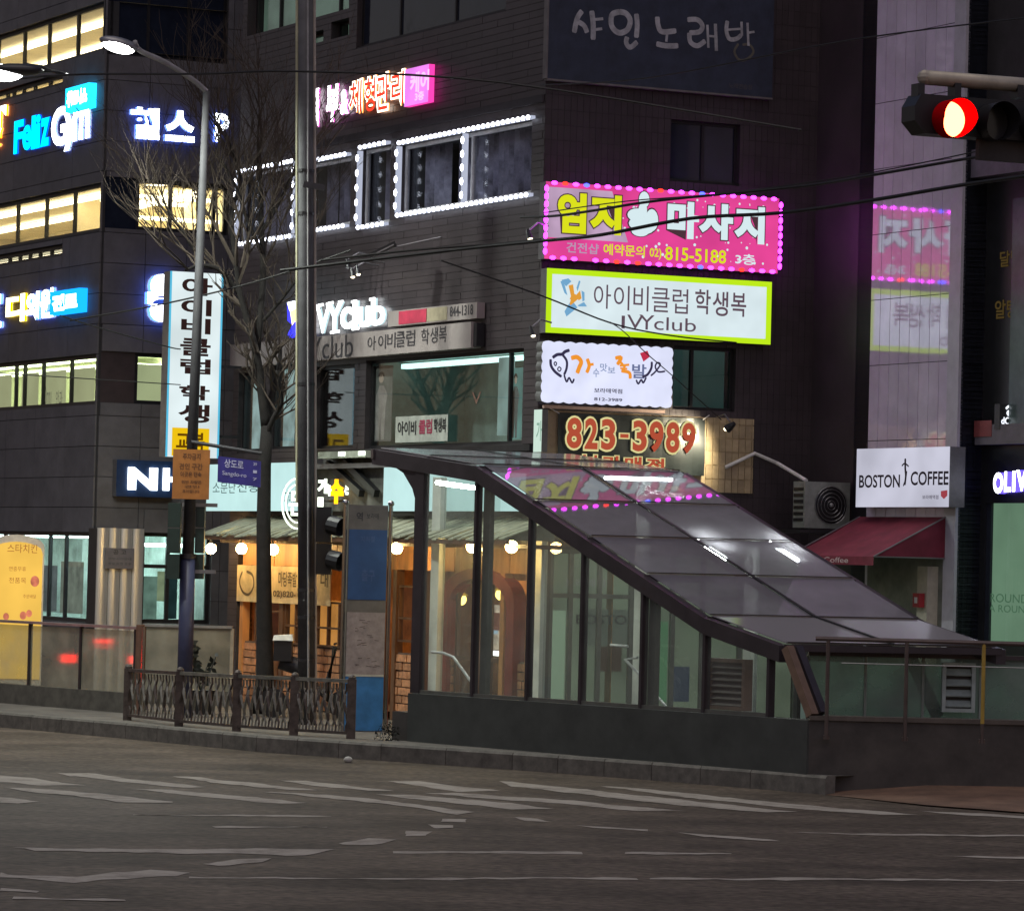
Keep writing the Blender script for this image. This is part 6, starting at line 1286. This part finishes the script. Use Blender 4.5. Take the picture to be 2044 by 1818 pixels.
# ================================================================== cables
cab = mat('cable_black', (.012, .012, .012), .6)
def cable(label, pts, Y0, Y1, r, group='overhead cables'):
    n = len(pts); P_ = [onY(u, v, Y0 + (Y1 - Y0) * i / (n - 1)) for i, (u, v) in enumerate(pts)]
    tag(MB().tube(smooth_line([tuple(p) for p in P_], 5), r, 6).build('cable', cab, None), label, 'cable', group)
cable('dark cable crossing above the neon row and the bare tree at lamp arm height', [(-80, 172), (130, 150), (400, 148), (600, 143), (1000, 165), (1600, 260)], 62, 55, .018)
cable('black cable sagging across the upper half of the pink sign', [(1040, 434), (1110, 431), (1195, 419), (1320, 400), (1600, 372), (1740, 350), (1960, 312), (2100, 292)], 57, 46, .020)
cable('thick black cable crossing the lower half of the pink sign', [(560, 540), (900, 500), (1085, 481), (1200, 469), (1380, 436), (1560, 425), (1740, 400), (1930, 368), (2100, 345)], 59, 48, .026)
cable('thin cable crossing the pink sign above the thick one', [(1085, 425), (1250, 402), (1455, 385), (1740, 345), (2100, 270)], 57, 50, .009)
cable('thin cable running down across the lime rimmed sign to the dark window', [(880, 520), (1080, 590), (1220, 645), (1340, 670), (1470, 684)], 58.5, 60.5, .013)
cable('thin cable splitting off over the small letters and the pig sign', [(1218, 643), (1245, 662), (1290, 705), (1340, 748), (1440, 838)], 59, 61, .008)
cable('pale line of cable high over the navy billboard', [(1080, 170), (1300, 155), (1700, 80), (2100, 30)], 56, 44, .010)
cable('cable sloping up between the office block and the tall vertical sign', [(140, 640), (330, 606), (520, 560), (700, 500)], 66, 62, .015)
cable('lower cable sloping down to the tall vertical sign', [(120, 630), (200, 655), (330, 691), (360, 697)], 66, 69.2, .012)
cable('cable running over the office windows behind the blade sign', [(-60, 741), (190, 757), (330, 766), (360, 768)], 66, 69.2, .010)
cable('dark double cable running under the third floor LED windows', [(640, 520), (820, 500), (1000, 486), (1080, 478)], 60, 59, .020)

# ================================================================== bare winter tree
bark = mat('bark_dark', (.012, .010, .009), .9, var=.3, scale=6, bump=.4); twigm = mat('twig', (.055, .042, .032), .9, var=.2)
tb = YF(1424, 527); g = thing('bare_tree', 'leafless street tree with pale fine twigs in front of the restaurant', 'tree', tb)
random.seed(42)
S_ = tb.y / F
T2 = lambda u, v, dy=0: onY(u, v, tb.y + dy)
tr = [T2(527, 1424), T2(529, 1350), T2(527, 1200), T2(526, 1050), T2(528, 930), T2(533, 850)]
MB().tube(tr, [.22, .15, .13, .12, .11, .10], 12).build('trunk', bark, g, smooth=True)
mbk = MB(); mtw = MB()
def grow(p, d, r, l, lev, mb):
    n = 4; pts = [p]; q = p; dd = d.copy()
    for i in range(n):
        dd = (dd + Vector((random.uniform(-.16, .16), random.uniform(-.16, .16), random.uniform(-.04, .16)))).normalized(); q = q + dd * l / n; pts.append(q)
    rr_ = [r * (1 - .55 * i / n) for i in range(n + 1)]
    mb.tube(pts, rr_, 6 if lev < 2 else 4, caps=False)
    if lev >= 5: return
    k = [3, 4, 4, 3, 3][lev] if lev < 5 else 0
    for i in range(k):
        t = random.uniform(.35, 1.0); idx = min(int(t * n), n - 1); s_ = pts[idx].lerp(pts[idx + 1], t * n - idx)
        a_ = random.uniform(0, 6.28); sp_ = random.uniform(.35, .85)
        nd = (dd + Vector((math.cos(a_) * sp_, math.sin(a_) * sp_, random.uniform(-.05, .35)))).normalized()
        grow(s_, nd, r * random.uniform(.42, .6), l * random.uniform(.55, .8), lev + 1, mtw if lev >= 1 else mb)
limbs = [([(533, 860), (540, 800), (556, 740), (560, 690)], .075, (0, .5)), ([(531, 850), (520, 760), (508, 690), (480, 590), (470, 520)], .09, (0, -.4)), ([(530, 870), (548, 830), (563, 800), (552, 740)], .05, (0, -.6)),
         ([(512, 700), (525, 560), (522, 440), (520, 330)], .07, (0, .2)), ([(480, 590), (440, 540), (400, 530), (370, 540)], .05, (0, -.6)), ([(471, 525), (462, 430), (480, 350), (450, 270)], .05, (0, .4)),
         ([(524, 460), (560, 400), (585, 345), (620, 290)], .04, (0, .5)), ([(526, 640), (560, 600), (590, 560), (610, 520)], .035, (0, -.5)), ([(405, 533), (370, 470), (340, 430), (320, 380)], .03, (0, -.3)), ([(520, 500), (490, 430), (470, 370), (430, 300)], .04, (0, -.4))]
for px, r, (y0, y1) in limbs:
    pts = [T2(u, v, y0 + (y1 - y0) * i / (len(px) - 1)) for i, (u, v) in enumerate(px)]; pts = [Vector(p) for p in smooth_line([tuple(p) for p in pts], 4)]; n = len(pts)
    mbk.tube(pts, [r * (1 - .6 * i / (n - 1)) for i in range(n)], 8)
    for i in range(3, n, 2):
        for _ in range(2):
            a_ = random.uniform(0, 6.28); d0 = (pts[i] - pts[i - 1]).normalized(); up = pts[i].z > T2(0, 560).z
            nd = (d0 * .5 + Vector((math.cos(a_) * .8, math.sin(a_) * .8, .7 if up else .25))).normalized(); grow(pts[i], nd, r * .40, (1.5 if up else .7) * random.uniform(.6, 1.1), 3 if (not up or random.random() < .45) else 2, mtw)
mbk.build('branches', bark, g, smooth=True); mtw.build('twigs', twigm, g)

# ================================================================== cast railing panels
RF = [(252, 1337, 1424), (353, 1343, 1448), (467, 1349, 1460), (582, 1354, 1467), (692, 1359, 1475)]
ironm = mat('cast_iron', (.085, .070, .060), .5, metal=.35, var=.25, scale=8); ironp = mat('cast_iron_pale', (.19, .19, .16), .45, metal=.35, var=.2, scale=8)
g = thing('iron_railing', 'ornate cast iron pedestrian railing in four panels along the kerb', 'railing', onz(252, 1440, PAV))
foot = [onz(u, v, PAV) for u, v in ((254, 1437), (357, 1449), (472, 1459), (586, 1467), (700, 1474))]
H_ = [onY(u, vt, f.y).z for (u, vt, _), f in zip(RF, foot)]
for f, h in zip(foot, H_): MB().bar(f, Vector((f.x, f.y, h + .03)), .13, .10, up=Vector((0, 1, 0))).build('post', darkmetal if False else ironm, g); MB().ball(Vector((f.x, f.y, h + .04)), .06, 8, 5).build('post_cap', ironm, g)
random.seed(9)
for i in range(4):
    f0, f1 = foot[i], foot[i + 1]; h0, h1 = H_[i], H_[i + 1]; dr = (f1 - f0).normalized(); sd = Vector((-dr.y, dr.x, 0))
    MB().bar(Vector((f0.x, f0.y, h0)), Vector((f1.x, f1.y, h1)), .07, .05).build('top_rail', ironm if i == 0 else ironp, g); MB().bar(f0 + Vector((0, 0, .08)), f1 + Vector((0, 0, .08)), .06, .04).build('bottom_rail', ironm, g)
    n = 17
    for k in range(n):
        t = (k + .7) / (n + .4); b_ = f0.lerp(f1, t); hz_ = h0 + (h1 - h0) * t - .02; ph = random.uniform(-.6, .6); sgn = 1 if k % 2 else -1
        pts = []
        for j in range(9):
            q = j / 8; amp = .045 * math.sin(q * math.pi * 2 + ph * .3) * sgn if .15 < q < .85 else 0
            pts.append(b_ + dr * amp + sd * .012 * math.sin(q * 9) + Vector((0, 0, .09 + (hz_ - PAV - .11) * q)))
        MB().tube(pts, [.016, .016, .02, .03, .022, .03, .02, .016, .016], 5).build('baluster', ironp if k % 3 else ironm, g)
# ================================================================== glass barrier on the low wall, far left
g = thing('glass_barrier', 'glass screened barrier with steel top rail on a low wall in front of the bank', 'barrier', onz(100, 1408, PAV))
GB = Fr(onz(265, 1424, PAV), 140); GBP = GB.P
MB().box(GB, GB.px(-300, 1400)[0], 0, 0, -.25, PAV, GB.px(100, 1371)[1]).build('base_wall', mat('barrier_base', (.085, .08, .065), .8, var=.2), g)
zb_ = GB.px(100, 1371)[1]; zt_ = GB.px(100, 1247)[1]; xs_ = [GB.px(u, 1300)[0] for u in (-260, -60, 54, 156, 265)]
bg_ = glass('barrier_glass', (.62, .66, .62), 1.6, .05, body=.5, bodycol=(.60, .60, .50), dirt=.2)
for i in range(4): MB().quad(GBP(xs_[i] + .02, -.06, zb_), GBP(xs_[i + 1] - .02, -.06, zb_), GBP(xs_[i + 1] - .02, -.06, zt_ - .03), GBP(xs_[i] + .02, -.06, zt_ - .03)).build('pane', bg_, g)
for x in xs_[1:]: MB().box(GB, x - .025, x + .025, -.03, -.09, zb_, zt_).build('post', darkmetal, g)
MB().box(GB, xs_[0], 0.05, .0, -.12, zt_, zt_ + .045).build('top_rail', mat('rail_steel', (.35, .36, .36), .3, metal=.7), g)
MB().tube([GBP(.08, -.05, PAV), GBP(.08, -.05, zt_ + .08)], .07, 12).build('end_post', mat('rust_post', (.18, .10, .07), .4, metal=.4), g)
MB().tube([GBP(.19, -.05, PAV), GBP(.19, -.05, zt_ + .05)], .035, 10).build('chrome_post', chrome, g)
BF2 = Fr(onz(300, 1404, PAV), 95); a, b = BF2.px(284, 1300)[0], BF2.px(463, 1300)[0]; z0, z1 = PAV + .25, BF2.px(370, 1252)[1]
g = thing('glass_barrier', 'second glass panel barrier behind the navy sleeved pole, with a steel top rail', 'barrier', BF2.P(a, 0, PAV))
for k in range(2): x0, x1 = a + (b - a) * k / 2, a + (b - a) * (k + 1) / 2; MB().quad(BF2.P(x0 + .02, 0, z0), BF2.P(x1 - .02, 0, z0), BF2.P(x1 - .02, 0, z1), BF2.P(x0 + .02, 0, z1)).build('pane', bg_, g)
for x in (a, (a + b) / 2, b): MB().box(BF2, x - .03, x + .03, .03, -.03, PAV, z1).build('post', mat('post_buff', (.30, .26, .2), .5), g)
MB().box(BF2, a, b, .05, -.05, z1, z1 + .045).build('top_rail', mat('rail_steel', (.35, .36, .36), .3, metal=.7), g)
MB().box(BF2, a, b, .04, -.04, PAV, PAV + .25).build('base', concrete, g)
# stopped car out on the road, mirrored in the barrier glass
d_ = ray(200, 1300); n_ = GB.n; hit = GB.P((GB.px(200, 1300)[0]), -.06, 1.0); v_ = (hit - CAM).normalized(); v_ = v_ - n_ * 2 * v_.dot(n_)
cp_ = hit + Vector((v_.x, v_.y, 0)).normalized() * 11.0; fw = Vector((v_.x, v_.y, 0)).normalized(); rt = Vector((-fw.y, fw.x, 0)) * -1
g = thing('stopped_car', 'dark car with red tail lamps lit, seen mirrored in the barrier glass', 'car', (cp_.x, cp_.y, 0))
CPt = lambda x, y, z: Vector((cp_.x, cp_.y, 0)) + rt * x + fw * y + Vector((0, 0, z))
cm = mat('car_dark_red', (.10, .015, .015), .25, metal=.3); prof_ = [(0, .35), (0, .85), (.15, 1.0), (.5, 1.05), (.95, 1.42), (2.4, 1.45), (3.1, 1.02), (4.2, .90), (4.35, .6), (4.3, .35)]
m = MB(); n = len(prof_); L_ = [CPt(-.88, y, z) for y, z in prof_]; R_ = [CPt(.88, y, z) for y, z in prof_]; m.add(L_ + R_, [list(range(n)), list(range(2 * n - 1, n - 1, -1))] + [[i, (i + 1) % n, n + (i + 1) % n, n + i] for i in range(n)]); m.build('body', cm, g)
rl_ = emit('tail_red', (255, 30, 20), 22)
for x in (-.66, .66): MB().hexa([CPt(x - .14, -.02, .72), CPt(x + .14, -.02, .72), CPt(x + .14, .05, .72), CPt(x - .14, .05, .72), CPt(x - .14, -.02, .86), CPt(x + .14, -.02, .86), CPt(x + .14, .05, .86), CPt(x - .14, .05, .86)]).build('tail_lamp', rl_, g)
MB().hexa([CPt(-.18, .50, 1.10), CPt(.18, .50, 1.10), CPt(.18, .58, 1.10), CPt(-.18, .58, 1.10), CPt(-.18, .52, 1.15), CPt(.18, .52, 1.15), CPt(.18, .6, 1.15), CPt(-.18, .6, 1.15)]).build('brake_lamp', rl_, g)
MB().add([CPt(-.7, .52, 1.065), CPt(.7, .52, 1.065), CPt(.62, .93, 1.40), CPt(-.62, .93, 1.40)], [[0, 1, 2, 3]]).build('rear_window', navy_glass, g)
for x in (-.86, .86):
    for y in (.8, 3.5): MB().tube([CPt(x - .1, y, .32), CPt(x + .1, y, .32)], .32, 16).build('wheel', black, g)
# parked delivery scooter behind the railing
sb = onz(565, 1432, PAV); g = thing('scooter', 'black delivery scooter with white topped rear box parked between tree and pole', 'scooter', sb); S2 = lambda u, v, dy=0: onY(u, v, sb.y + dy)
q0, q1 = S2(547, 1318), S2(584, 1278); MB().hexa([Vector((q0.x, sb.y - .2, q0.z)), Vector((q1.x, sb.y - .2, q0.z)), Vector((q1.x, sb.y + .2, q0.z)), Vector((q0.x, sb.y + .2, q0.z)), Vector((q0.x, sb.y - .2, q1.z)), Vector((q1.x, sb.y - .2, q1.z)), Vector((q1.x, sb.y + .2, q1.z)), Vector((q0.x, sb.y + .2, q1.z))]).build('rear_box', black, g)
MB().hexa([Vector((q0.x - .02, sb.y - .22, q1.z)), Vector((q1.x + .02, sb.y - .22, q1.z)), Vector((q1.x + .02, sb.y + .22, q1.z)), Vector((q0.x - .02, sb.y + .22, q1.z)), Vector((q0.x, sb.y - .2, q1.z + .08)), Vector((q1.x, sb.y - .2, q1.z + .1)), Vector((q1.x, sb.y + .2, q1.z + .1)), Vector((q0.x, sb.y + .2, q1.z + .08))]).build('box_lid', mat('lid_white', (.75, .78, .72), .4), g)
for dx in (-.1, 1.05): MB().tube([Vector((q0.x + dx + .1, sb.y - .05, PAV + .24)), Vector((q0.x + dx + .1, sb.y + .05, PAV + .24))], .24, 16).build('wheel', black, g)
MB().tube([Vector((q0.x + .1, sb.y, q0.z)), Vector((q0.x + .5, sb.y, q0.z - .12)), Vector((q0.x + .85, sb.y, PAV + .35)), Vector((q0.x + 1.0, sb.y, q0.z + .25))], [.14, .16, .12, .05], 10).build('body', darkmetal, g, smooth=True)
MB().tube([Vector((q0.x + 1.0, sb.y - .3, q0.z + .3)), Vector((q0.x + 1.0, sb.y + .3, q0.z + .3))], .02, 6).build('handlebar', black, g)
# leafy dark plant beside the navy pole
pb = onz(400, 1425, PAV); g = thing('potted_plant', 'dark leafy plant in a low pot beside the navy sleeved pole', 'plant', pb); MB().tube([pb, pb + Vector((0, 0, .4))], [.18, .24], 14).build('pot', darkmetal, g); random.seed(8); m = MB(); lf = mat('leaf_dark', (.014, .018, .014), .5)
for i in range(9):
    a_ = random.uniform(0, 6.28); tp = pb + Vector((math.cos(a_) * random.uniform(.1, .45), math.sin(a_) * .2, random.uniform(.7, 1.25))); m.tube([pb + Vector((0, 0, .38)), pb.lerp(tp, .6) + Vector((0, 0, .12)), tp], .012, 5)
    for j in range(7):
        c_ = (pb + Vector((0, 0, .4))).lerp(tp, .35 + .65 * j / 6); d2 = Vector((random.uniform(-1, 1), random.uniform(-.5, .5), random.uniform(-.4, .6))).normalized(); s2 = d2.cross(Vector((0, 1, 0))).normalized(); L2 = random.uniform(.10, .2)
        m.add([c_, c_ + d2 * L2 * .5 + s2 * .04, c_ + d2 * L2, c_ + d2 * L2 * .5 - s2 * .04], [[0, 1, 2, 3]])
m.build('foliage', lf, g)
